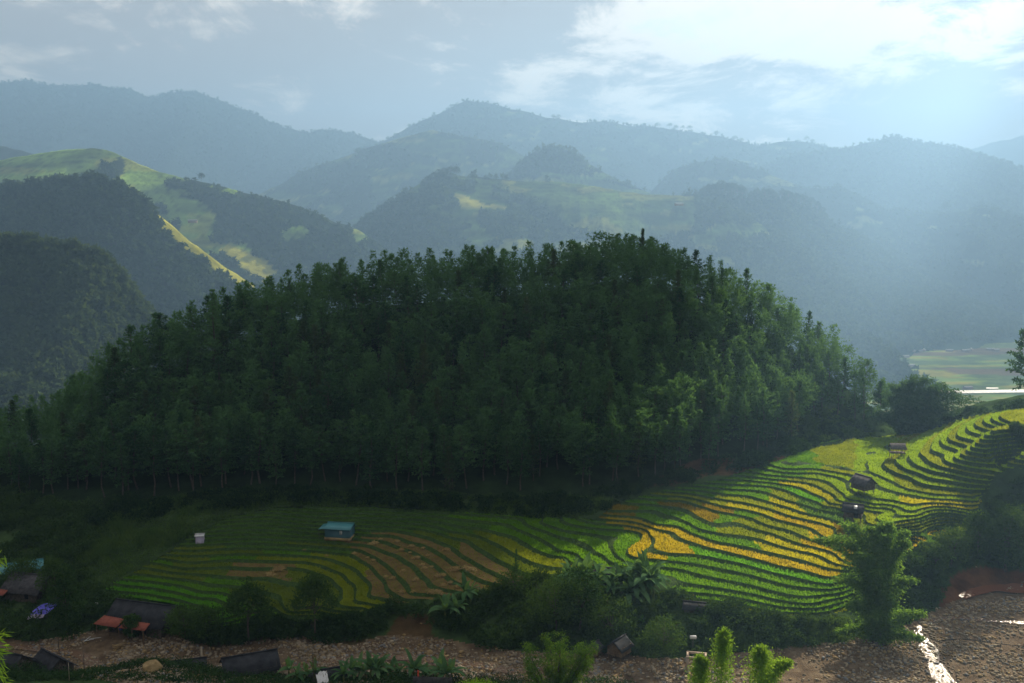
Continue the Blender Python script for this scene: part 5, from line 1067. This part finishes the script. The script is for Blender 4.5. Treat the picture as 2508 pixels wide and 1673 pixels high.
# left edge houses
p = G(60, 1475); p[1] += 3; p[2] = float(ground_z(p[0], p[1])); t = house('grey_house', 'grey hip-shaped house roof behind the blue tarpaulin', 'house', p, R(-14), 7.5, 6.0, 2.0, 4.2, .9, 'roof_grey', 'plank')
mb = MB(); corrugated(mb, (-5.2, -5.0, 1.2), (-2.6, -5.0, 1.1), (-2.6, -3.4, 1.7), (-5.2, -3.4, 1.8), 5); mb.build('porch_roof', M['roof_red'], t)
p = G(20, 1425); p[1] += 2; p[2] = float(ground_z(p[0], p[1])); house('teal_house', 'long teal metal roof cut by the left edge', 'house', p, R(28), 11.0, 4.5, 2.0, 3.0, .6, 'teal_roof', 'teal_wall', 0, False, (), False)
def tarp():
    p = G(108, 1518); t = thing('tarpaulin_shelter', 'blue tarpaulin stretched over a low shelter with a lilac flap', 'shelter', p + [0, 0, .2], R(12)); n = 9; U, W = np.meshgrid(np.linspace(-1, 1, n), np.linspace(-1, 1, n))
    Z = 1.9 + W * .45 - .12 * U ** 2 + .10 * np.sin(U * 4 + W * 3); V = np.stack([U * 1.7 + W * .7, W * 1.5, Z], -1).reshape(-1, 3); idx = np.arange(n * n).reshape(n, n); q = np.stack([idx[:-1, :-1], idx[:-1, 1:], idx[1:, 1:], idx[1:, :-1]], -1).reshape(-1, 4)
    mb = MB(); mb.add(V, q); mb.add(V - [0, 0, .02], q[:, ::-1]); mb.build('tarpaulin', M['blue_tarp'], t)
    mb = MB(); f = V.reshape(n, n, 3)[0]; lo = f + np.c_[np.full(n, -.25), np.full(n, -.35), np.full(n, -.6) - .1 * np.sin(np.arange(n) * 1.7)]; mb.add(np.concatenate([f, lo]), [[i, i + 1, n + i + 1, n + i] for i in range(n - 2)]); mb.build('flap', M['lilac'], t)
    for x, y in ((-2.2, -1.4), (.9, -1.4), (-.9, 1.4), (2.2, 1.4)): mb = MB(); mb.tube([(x, y, -.6), (x, y, 1.9)], .05, 5); mb.build('post', M['plank'], t)
tarp()
# roofs along the near bank
def near_house(px, py, y, rz, W, D, wall, ridge, label, roof='roof_dark', walls='plank', name='near_house', over=.6):
    q = at_y(px, py, y); z = float(ground_z(q[0], y)); top = q[2]; f = max(0.2, top - z - ridge)
    return house(name, label, 'house', (q[0], y, z + f - .1), R(rz), W, D, wall, ridge, over, roof, walls, 0, False, deep=f + 1.0)
near_house(612, 1628, 158, 24, 8.0, 5.5, 1.6, 3.4, 'dark-roofed house at the bottom edge in front of the stream')
near_house(800, 1643, 156, 20, 5.0, 3.0, 1.2, 1.9, 'low dark roof right of the larger bottom-edge roof')
near_house(450, 1660, 160, 16, 6.5, 3.4, 1.1, 1.8, 'low flat dark roof left of the larger bottom-edge roof')
near_house(125, 1612, 164, -38, 5.5, 5.0, 1.4, 3.4, 'dark hip-roofed house beside the stream at lower left')
near_house(20, 1622, 162, -20, 5.5, 5.0, 1.4, 3.0, 'dark roof cut by the lower left corner')
def flat_things():
    p = at_y(790, 1650, 150.0); t = thing('white_tent', 'crumpled white sheet over a frame among the bottom bananas', 'tarpaulin', (p[0], 150, p[2] - 2.6), R(24)); n = 8; U, W = np.meshgrid(np.linspace(-1, 1, n), np.linspace(-1, 1, n)); rg = np.random.default_rng(3)
    Z = 2.0 + .7 * W - .35 * np.abs(U) + rg.normal(size=U.shape) * .10; V = np.stack([U * .95, W * .9 + U * .3, Z], -1).reshape(-1, 3); idx = np.arange(n * n).reshape(n, n); q = np.stack([idx[:-1, :-1], idx[:-1, 1:], idx[1:, 1:], idx[1:, :-1]], -1).reshape(-1, 4)
    mb = MB(); mb.add(V, q); mb.add(V - [0, 0, .02], q[:, ::-1]); mb.build('sheet', M['white'], t)
    for x, y in ((-1, -.9), (1, -.9), (-1, .9), (1, .9)): mb = MB(); mb.tube([(x, y, -3), (x, y, 1.7 + .5 * y)], .05, 5); mb.build('pole', M['plank'], t)
    # grey slatted fence panel with a red cloth
    p = at_y(1060, 1662, 146.0); t = thing('slat_fence', 'weathered grey slat fence at the bottom edge among banana leaves', 'fence', (p[0], 146, p[2] - 1.6), R(-4))
    sm = MB(); sm.box((0, 0, .9), (.16, .04, 1.9)); sme = sm.mesh('slat', M['roof_grey'])
    for i in range(32): obj('slat', sme, t, (-3.0 + i * .19, .01 * (i % 3), .0))
    for z in (.35, 1.3): mb = MB(); mb.box((-.05, .08, z), (6.2, .06, .1)); mb.build('rail', M['plank'], t)
    p = at_y(1022, 1652, 147.5); mb = MB(); mb.add([(0, 0, 0), (.28, .05, .1), (.25, .02, 1.2), (.02, 0, 1.35), (0, .05, 0), (.28, .1, .1), (.25, .07, 1.2), (.02, .05, 1.35)], [[0, 1, 2, 3], [7, 6, 5, 4], [0, 3, 7, 4], [1, 5, 6, 2], [3, 2, 6, 7]]); o = tag(mb.build('red_cloth', M['red']), 'small red cloth hanging above the slat fence', 'cloth'); o.location = (p[0], p[1], p[2] - .6)
flat_things()
# concrete frame with a white tank
def frame():
    p = G(1705, 1640); t = thing('concrete_frame', 'small unfinished concrete frame standing in the gravel', 'concrete frame', p, R(-12))
    for x in (-1.4, 1.4):
        for y in (-1.0, 1.0): mb = MB(); mb.box((x, y, .9), (.42, .42, 2.6)); mb.build('pillar', M['concrete'], t)
    for s in (-1, 1): mb = MB(); mb.box((0, s * 1.0, 2.32), (3.3, .3, .3)); mb.build('beam', M['concrete'], t)
    for s in (-1, 1): mb = MB(); mb.box((s * 1.45, 0, 2.315), (.3, 1.68, .28)); mb.build('beam', M['concrete'], t)
    p = G(1698, 1600); t = thing('water_tank', 'small white tank on a post behind the concrete frame', 'tank', p + [0, .5, 0]); mb = MB(); mb.tube([(0, 0, -.5), (0, 0, 2.3)], .06, 6); mb.build('post', M['plank'], t)
    mb = MB(); mb.tube([(-.55, 0, 2.55), (-.5, 0, 2.55), (.5, 0, 2.55), (.55, 0, 2.55)], [.2, .3, .3, .2], 12); mb.build('drum', M['white'], t)
frame()
# poles, planks, debris
def pole(px, py, h, lab, m='post', r=.09, sq=True, lean=0):
    p = G(px, py); mb = MB()
    if sq: mb.box((0, 0, h / 2 - .3), (r * 2, r * 2, h + .6)); mb.box((0, 0, h + .02), (r * 2.2, r * 2.2, .06))
    else: mb.tube([(0, 0, -.4), (lean * .5, 0, h * .5), (lean, 0, h)], [r, r * .9, r * .8], 7)
    o = tag(mb.build('pole', M[m]), lab, 'pole'); o.location = p
pole(495, 1640, 4.0, 'pale concrete pole standing in the stream bed before the long house', r=.14)
pole(145, 1600, 3.0, 'wooden pole on the bank under the blue tarpaulin', 'plank', .10, False)
pole(207, 1650, 4.2, 'thin pole in the shallow water at lower left', 'plank', .06, False)
pole(170, 1668, 3.0, 'thin pale post before the dark hip-roofed house', 'post', .05, False)
def planks(px, py, n, lab, seed, m='plank_brown'):
    p = G(px, py); rg = np.random.default_rng(seed); t = thing('plank_pile', lab, 'planks', p)
    for i in range(n):
        a = rg.normal() * .35 + .7; c, s = math.cos(a), math.sin(a); mb = MB(); mb.box((rg.normal() * .25, rg.normal() * .3, .12 + i * .07), (rg.uniform(1.6, 2.6), .18, .05), np.array([[c, -s, 0], [s, c, 0], [0, 0, 1]])); mb.build('plank', M[m], t)
planks(292, 1588, 9, 'heap of fresh yellow-brown planks on the gravel below the long house', 1, 'stone_ochre')
planks(332, 1582, 4, 'few crossed sticks beside the plank heap', 2)
planks(222, 1568, 3, 'weathered boards on the bank left of the long house', 3, 'tin')
def dish():
    p = G(238, 1500); mb = MB(); V = [(0, 0, 0)]; n = 14
    for r_, z in ((.18, .03), (.38, .12)): V += [(math.cos(k * 6.283 / n) * r_, math.sin(k * 6.283 / n) * r_, z) for k in range(n)]
    T = [[0, 1 + k, 1 + (k + 1) % n] for k in range(n)]; Q = [[1 + k, 1 + n + k, 1 + n + (k + 1) % n, 1 + (k + 1) % n] for k in range(n)]
    t = thing('satellite_dish', 'white satellite dish on a stick behind the long farmhouse', 'satellite dish', p); A = np.array([[1, 0, 0], [0, .6, .8], [0, -.8, .6]]); mb.add(np.array(V) @ A.T + [0, 0, 1.7], Q, T); mb.build('dish', M['white'], t); mb = MB(); mb.tube([(0, .1, -.3), (0, .08, 1.7)], .03, 5); mb.build('stick', M['plank'], t)
dish()
# cable across the gravel at right
def cable():
    pts = [G(px, py) + [0, 0, h] for px, py, h in [(2300, 1575, .4), (2350, 1580, 1.0), (2400, 1585, 1.0), (2450, 1592, 1.0), (2508, 1598, 1.0), (2580, 1602, 1.0)]]; b = pts[0]
    t = thing('pipe_line', 'thin black hose carried on stakes across the gravel', 'hose', b); mb = MB(); mb.tube([q - b for q in pts], .06, 6); mb.build('hose', M['cable'], t)
    for q in pts[1:]: mb = MB(); mb.tube([q - b - [0, 0, 1.4], q - b], .04, 5); mb.build('stake', M['plank'], t)
cable()
# dead tree at the bottom
def dead_tree():
    p = at_y(766, 1655, 150.0); b = np.array([p[0], 150, p[2] - 2.5]); rg = np.random.default_rng(8); mb = MB(); lf = MB(); h = 7.0; mb.tube([(0, 0, 0), (.1, 0, h * .5), (.05, 0, h)], [.09, .06, .02], 6)
    for k in range(22):
        z = rg.uniform(.5, 1) * h; e = np.array([rg.normal() * .8, rg.normal() * .8, z + rg.uniform(-.3, .5)]); mb.tube([(.08, 0, z), e], [.025, .008], 3); lf.leaves(e + rg.normal(size=(8, 3)) * .2, rg.normal(size=(8, 3)) + [0, 0, -.5], .4, .12, rg)
    t = thing('dead_tree', 'withered brown sapling standing before the stream', 'tree', b); mb.build('trunk', M['bark'], t); lf.build('crown', M['dry'], t)
dead_tree()

# ================================================================== STREAM AND STONES
def ribbon(name, pts, w, m, lift=0.07, sub=5):
    P = np.array([G(a, b) for a, b in pts]); t = np.linspace(0, len(P) - 1, (len(P) - 1) * sub + 1); x = np.interp(t, range(len(P)), P[:, 0]); y = np.interp(t, range(len(P)), P[:, 1]); w = np.interp(t, np.linspace(0, len(P) - 1, len(w)), w)
    k = np.ones(3) / 3; x[1:-1] = np.convolve(x, k, 'valid'); y[1:-1] = np.convolve(y, k, 'valid'); d = np.stack([np.gradient(x), np.gradient(y)], 1); d /= np.linalg.norm(d, axis=1, keepdims=True); nrm = np.stack([-d[:, 1], d[:, 0]], 1); V = []; m_ = 5
    wob = 1 + .35 * fbm(x, y, 4, 2, 3)
    for j in range(m_):
        f = (j / (m_ - 1) - .5) * w * wob; a = x + nrm[:, 0] * f; b = y + nrm[:, 1] * f; V.append(np.stack([a, b, ground_z(a, b) * .5 + ground_z(x, y) * .5 + lift], 1))
    V = np.stack(V, 1).reshape(-1, 3); Q = [[i * m_ + j, (i + 1) * m_ + j, (i + 1) * m_ + j + 1, i * m_ + j + 1] for i in range(len(t) - 1) for j in range(m_ - 1)]
    mb = MB(); mb.add(V, Q); return tag(mb.build(name, m, smooth=True), kind='structure')
ribbon('stream_water', [(2600,1532),(2508,1527),(2420,1521),(2340,1514),(2285,1520),(2250,1538),(2248,1552),(2262,1570),(2278,1595),(2290,1625),(2305,1660),(2318,1690)], [1.3, 1.4, 1.2, 1.2, 2.2, 2.6, 2.8], M['water'], .10)
ribbon('stream_water', [(1345,1690),(1290,1655),(1230,1640),(1150,1625),(1050,1617),(950,1612),(870,1615),(760,1625),(640,1640),(520,1652),(400,1652),(300,1640),(220,1615),(170,1598),(60,1588),(-40,1580)], [2.6, 2.6, 2.0, 1.8, 2.2, 2.6, 2.4, 1.8, 1.6], M['water'], .10)
ribbon('silty_pool', [(2600,1436),(2508,1432),(2440,1436),(2390,1445),(2350,1462)], [4.5, 5.0, 4.0, 2.0], M['water_red'], .10)
def rock_mesh(seed, sub=2, m='stone'):
    import bmesh
    rg = np.random.default_rng(seed); bm = bmesh.new(); bmesh.ops.create_icosphere(bm, subdivisions=sub, radius=1.0); V = np.array([v.co[:] for v in bm.verts]); F = np.array([[v.index for v in f.verts] for f in bm.faces]); bm.free()
    for k in range(7):
        n = rg.normal(size=3); n /= np.linalg.norm(n); d = rg.uniform(.55, .9); s = V @ n; V = V - np.maximum(s - d, 0)[:, None] * n * .9
    V *= [1, rg.uniform(.65, .9), rg.uniform(.45, .7)]; V += fbm(V[:, 0] * 3, V[:, 1] * 3 + V[:, 2] * 2, 1.0, 2, seed)[:, None] * .06 * V; return V, F
ROCK = [rock_mesh(s) for s in range(6)]; RM = {k: [make_mesh('boulder', V, F, M[k]) for V, F in ROCK] for k in ('stone', 'stone_ochre', 'stone_grey')}
GRB = 'loose boulders scattered over the river gravel'
def boulder(px, py, s, k='stone_ochre', lab=None, v=None, sc=None):
    rg = random.Random(int(px * 7 + py)); p = G(px, py); o = obj('boulder', RM[k][rg.randrange(6) if v is None else v], None, p + [0, 0, s * .15], rg.random() * 6.28, sc or s)
    return tag(o, lab or 'loose boulder among the pale river stones', 'boulder', None if lab else GRB)
Vb, Fb = rock_mesh(23, 4)
_r = np.random.default_rng(4)
for _k in range(12):
    _n = _r.normal(size=3); _n /= np.linalg.norm(_n); _d = _r.uniform(.45, .8); Vb = Vb - np.maximum(Vb @ _n - _d, 0)[:, None] * _n * .85
Vb = Vb * (1 + .10 * fbm(Vb[:, 0] * 4, Vb[:, 1] * 4 + Vb[:, 2] * 5, 1.0, 4, 5)[:, None])
_p = G(372, 1642); tag(obj('boulder', make_mesh('boulder', Vb, Fb, M['stone_ochre']), None, _p + [0, 0, .3], .5, (2.3, 2.0, 1.9)), 'huge ochre boulder lying in the stream bed at left', 'boulder')
for px, py, s, k in [(1052,1603,1.5,'stone_ochre'),(1088,1602,.8,'stone_ochre'),(1130,1598,.9,'stone_ochre'),(1146,1606,.45,'stone_grey'),(1065,1617,.5,'stone_grey'),(1110,1603,.35,'stone'),(984,1600,.5,'stone'),(975,1597,.45,'stone_grey'),(1045,1594,.5,'stone_ochre'),(1032,1528,.45,'stone_ochre'),(990,1558,.6,'stone_ochre'),(1000,1590,.6,'stone_ochre'),
    (1085,1570,.55,'stone'),(1095,1577,.7,'stone_ochre'),(1210,1586,.8,'stone_ochre'),(1195,1595,.6,'stone'),(1192,1605,.7,'stone'),(1205,1612,.6,'stone'),(1215,1620,.6,'stone'),(1225,1625,.5,'stone'),(1180,1595,.6,'stone_ochre'),(1250,1625,.8,'stone'),(1200,1645,.8,'stone_ochre'),(1215,1655,.8,'stone_ochre'),(1275,1650,.6,'stone_ochre'),(1258,1655,.5,'stone'),(1265,1665,.8,'stone'),
    (1335,1628,1.0,'stone_ochre'),(1320,1620,.6,'stone'),(1365,1612,.5,'stone_ochre'),(1540,1655,.9,'stone'),(1520,1640,.4,'stone'),(1600,1640,.5,'stone'),(1665,1660,.9,'stone'),(1680,1660,.7,'stone'),(1570,1665,.6,'stone'),(857,1583,.35,'stone_ochre'),(573,1580,.55,'stone_ochre'),
    (2264,1535,1.1,'stone_ochre'),(2285,1512,.8,'stone_ochre'),(2240,1495,1.1,'stone_ochre'),(2220,1513,.6,'stone_ochre'),(2190,1475,.9,'stone_ochre'),(2212,1482,.7,'stone_ochre'),(2235,1520,.7,'stone_ochre'),(2215,1540,.9,'stone_ochre'),(2440,1500,.8,'stone_ochre'),(2478,1515,.8,'stone_ochre'),(2385,1525,.6,'stone_ochre'),(2415,1535,.5,'stone_grey'),(2330,1580,.5,'stone'),
    (2072,1665,.9,'stone_grey'),(2062,1640,.7,'stone'),(2228,1642,.45,'stone_grey'),(2215,1590,.8,'stone_ochre'),(2160,1595,.4,'stone'),(1995,1620,.5,'stone'),(2060,1610,.4,'stone'),(2410,1640,.4,'stone'),(2330,1650,.5,'stone'),(2470,1650,.5,'stone_ochre'),(1745,1575,.5,'stone'),(1765,1560,.8,'stone_ochre'),(2390,1392,.5,'stone'),
    (380,1610,.5,'stone'),(288,1630,.4,'stone'),(260,1640,.5,'stone'),(320,1645,.6,'stone_ochre'),(300,1615,.5,'stone_grey'),(405,1600,.5,'stone_grey'),(660,1610,.5,'stone'),(690,1605,.5,'stone'),(640,1615,.6,'stone_ochre'),(590,1625,.4,'stone'),(480,1625,.5,'stone'),(450,1630,.4,'stone'),(820,1600,.4,'stone'),(930,1640,.6,'stone_ochre'),(960,1645,.5,'stone_ochre'),(968,1640,.5,'stone')]: boulder(px, py, s * .62, k, {(1052, 1603): 'large flat ochre boulder below the red earth slip', (2264, 1535): 'ochre boulder at the head of the glinting stream', (2240, 1495): 'ochre slab on the bank right of the tall bamboo', (1335, 1628): 'ochre boulder behind the leafy foreground tree'}.get((px, py)))
def gravel():
    rg = np.random.default_rng(66); jj, ii = np.nonzero(BM & (GY > 146)); wt = np.clip(.45 + fbm(GX, GY, 7, 3, 44), .02, 2)[jj, ii]
    # stony heaps left, sandy tracks between
    n = 19000; s = rg.choice(len(jj), n, p=wt / wt.sum()); x = gx[ii[s]] + rg.uniform(-.5, .5, n) * GS; y = gy[jj[s]] + rg.uniform(-.5, .5, n) * GS; z = ground_z(x, y); sz = .09 + .36 * rg.random(n) ** 2.6 + .07 * rg.random(n)
    V0, F0 = rock_mesh(3, 1); V0 = V0.astype(float); a = rg.random(n) * 6.283; c, q = np.cos(a), np.sin(a); V = V0[None] * sz[:, None, None] * rg.uniform(.7, 1.3, (n, 1, 3)); V = np.stack([V[..., 0] * c[:, None] - V[..., 1] * q[:, None], V[..., 0] * q[:, None] + V[..., 1] * c[:, None], V[..., 2]], -1) + np.stack([x, y, z + sz * .2], 1)[:, None]
    k = rg.random(n); 
    for nm, m_, lo, hi in (('gravel', 'stone', 0, .66), ('gravel', 'stone_ochre', .66, .86), ('gravel', 'stone_grey', .86, 1.0)):
        sel = (k >= lo) & (k < hi); Vs = V[sel]; F = (F0[None] + (np.arange(len(Vs)) * len(V0))[:, None, None]).reshape(-1, 3); g = obj(nm, make_mesh(nm, Vs.reshape(-1, 3), F, M[m_]), riverbed); g['kind'] = 'stuff'
gravel()
# straw left on the harvested terraces
def straw():
    rg = np.random.default_rng(13); ms = []
    for v in range(3):
        mb = MB(); n = 220; P = np.clip(rg.normal(size=(n, 3)) * [.34, .34, 0], -.7, .7); P[:, 2] = np.exp(-(P[:, 0] ** 2 + P[:, 1] ** 2) / .2) * .34 * rg.random(n); mb.leaves(P, rg.normal(size=(n, 3)) * [1, 1, .35] + [0, 0, .1], .55, .09, rg); ms.append(mb.mesh('straw_pile', M['straw']))
    for i, (px, py, s) in enumerate([(908,1332,.9),(918,1330,1.3),(972,1326,1.0),(932,1320,.7),(1008,1337,1.0),(1037,1342,.7),(984,1346,1.0),(1004,1353,.6),(1047,1361,.8),(1094,1346,1.2),(1012,1368,.8),(1022,1366,1.0),(1034,1383,.9),(1040,1391,.9),(1058,1388,.6),(1111,1395,1.5),(1118,1393,1.3),(1140,1392,1.3),(1155,1395,1.5),(1072,1411,1.1),(1085,1409,1.1),(1018,1420,1.0),(988,1398,.8),(1104,1427,.9),(1086,1432,.9),(1122,1437,1.0),(1060,1452,1.4),(1072,1450,1.5),(985,1450,1.0),(1012,1450,.8),(962,1416,1.0),(945,1412,.7),(690,1393,1.7),(678,1394,1.5),(662,1408,1.5),(868,1355,.8),(746,1347,.6),(800,1362,.7),(914,1372,.7),(900,1366,.6)]):
        p = G(px, py); o = obj('straw_pile', ms[i % 3], None, p + [0, 0, -.05], i * .7, s * .8); tag(o, 'pale straw heap left on the harvested terraces', 'straw pile', 'straw heaps on the harvested terraces')
straw()
# far houses
def far_house(px, py, z, w, d, rz, lab, D=None, roof='far_roof'):
    p = at_z(px, py, z) if D is None else at_y(px, py, D); house('far_house', lab, 'house', p, R(rz), w, d, 3.0, 5.0, .6, roof, 'concrete', 0, False, (), False)
for px, py, w, rz, lab in [(2246, 862, 14, 5, 'bright-roofed house, largest in the misty valley village'), (2262, 860, 8, 60, 'small bright roof just right of the largest village house'), (2190, 882, 9, -40, 'pale roof at the lower left end of the valley village'), (2215, 876, 12, 10, 'long pale roof left of the largest village house'), (2232, 898, 8, 20, 'pale roof standing alone among valley trees'), (2325, 861, 9, -15, 'faint pale roof in the middle of the valley village'), (2365, 861, 11, 8, 'pale roof right of the village middle'), (2377, 858, 6, 50, 'tiny bright roof touching the pale one right of the village middle'), (2425, 858, 10, -20, 'faint roof at the right end of the village'), (2440, 860, 8, 15, 'small faint roof beyond the right end of the village'), (2370, 953, 9, 12, 'white-roofed house on the far river bank')]: far_house(px, py, FLOOR, w * 1.5, 8, rz, lab)
far_house(1663, 503, 0, 15, 8, 10, 'white farmhouse on the green slope of the middle hill', 1880)
far_house(472, 545, 0, 14, 7, 8, 'tiny pale hut on the terraces of the green hill', 1650)
# ================================================================== ADDED CLOUDS, out of view, shaped to shade the valley (above the haze)
def shade_cloud_mat():
    m, N, L = mat('shade_cloud_body'); out = N.new('ShaderNodeOutputMaterial'); d = N.new('ShaderNodeBsdfDiffuse'); d.inputs[0].default_value = (.85, .87, .9, 1); t = N.new('ShaderNodeBsdfTranslucent'); t.inputs[0].default_value = (.85, .87, .9, 1); x = N.new('ShaderNodeMixShader'); x.inputs[0].default_value = .5
    L.new(d.outputs[0], x.inputs[1]); L.new(t.outputs[0], x.inputs[2]); L.new(x.outputs[0], out.inputs[0]); return m
M['shade_cloud'] = shade_cloud_mat()
def shade_cloud(foot, seed, z=900.0, n=60, r0=34.0):
    """unseen lumpy mass added so that its shade falls on the ground polygon `foot` (metres)"""
    rg = np.random.default_rng(seed); off = np.array([math.sin(SUN_AZ), math.cos(SUN_AZ)]) * (z - 30) / math.tan(SUN_EL); xs = [a for a, b in foot]; ys = [b for a, b in foot]; V0, F0 = rock_mesh(seed % 5, 2); V0 = V0 / np.linalg.norm(V0, axis=1, keepdims=True); Vs = []; Fs = []; c = 0
    while c < n:
        x, y = rg.uniform(min(xs), max(xs)), rg.uniform(min(ys), max(ys))
        if not inpoly(np.array([x]), np.array([y]), foot)[0]: continue
        r = r0 * rg.uniform(.7, 1.35); b = V0 * r * [1.25, 1.25, .62]; b = b * (1 + .28 * fbm(V0[:, 0] * 2 + c, V0[:, 1] * 2 + V0[:, 2], 1.0, 3, seed + c)[:, None]); Vs.append(b + [x + off[0], y + off[1], z + rg.normal() * r * .35]); Fs.append(F0 + len(V0) * c); c += 1
    tag(obj('shade_cloud', make_mesh('shade_cloud', np.concatenate(Vs), np.concatenate(Fs), M['shade_cloud'], None, True)), kind='stuff')
shade_cloud([(-150, -80), (-75, -40), (-36, 50), (-24, 110), (-20, 180), (-34, 250), (-70, 300), (-140, 330), (-260, 370), (-340, 340), (-340, 220), (-300, 60)], 1, z=1000, n=190, r0=28)
shade_cloud([(230, 430), (270, 420), (310, 560), (250, 600)], 2, z=1000, n=12, r0=26)  # small added clouds from here on, cutting shafts into the haze
shade_cloud([(420, 900), (480, 890), (540, 1150), (450, 1200)], 3, z=1050, n=20, r0=30)
shade_cloud([(720, 1300), (800, 1280), (860, 1600), (740, 1650)], 4, z=1000, n=24, r0=36)
# ================================================================== HAZE
def haze():
    m, N, L = mat('haze_air'); out = N.new('ShaderNodeOutputMaterial'); v = N.new('ShaderNodeVolumePrincipled')
    v.inputs['Color'].default_value = (0.27, 0.465, 0.735, 1); v.inputs['Density'].default_value = 0.00033; v.inputs['Anisotropy'].default_value = 0.38
    L.new(v.outputs[0], out.inputs['Volume'])
    mb = MB(); x0, x1, y0, y1, z0, z1 = -5200, 5200, -420, 6200, FLOOR - 9, 745
    mb.box(((x0 + x1) / 2, (y0 + y1) / 2, (z0 + z1) / 2), (x1 - x0, y1 - y0, z1 - z0))
    tag(mb.build('haze', m), 'pale blue haze filling the valley air', 'haze', kind='stuff')
haze()
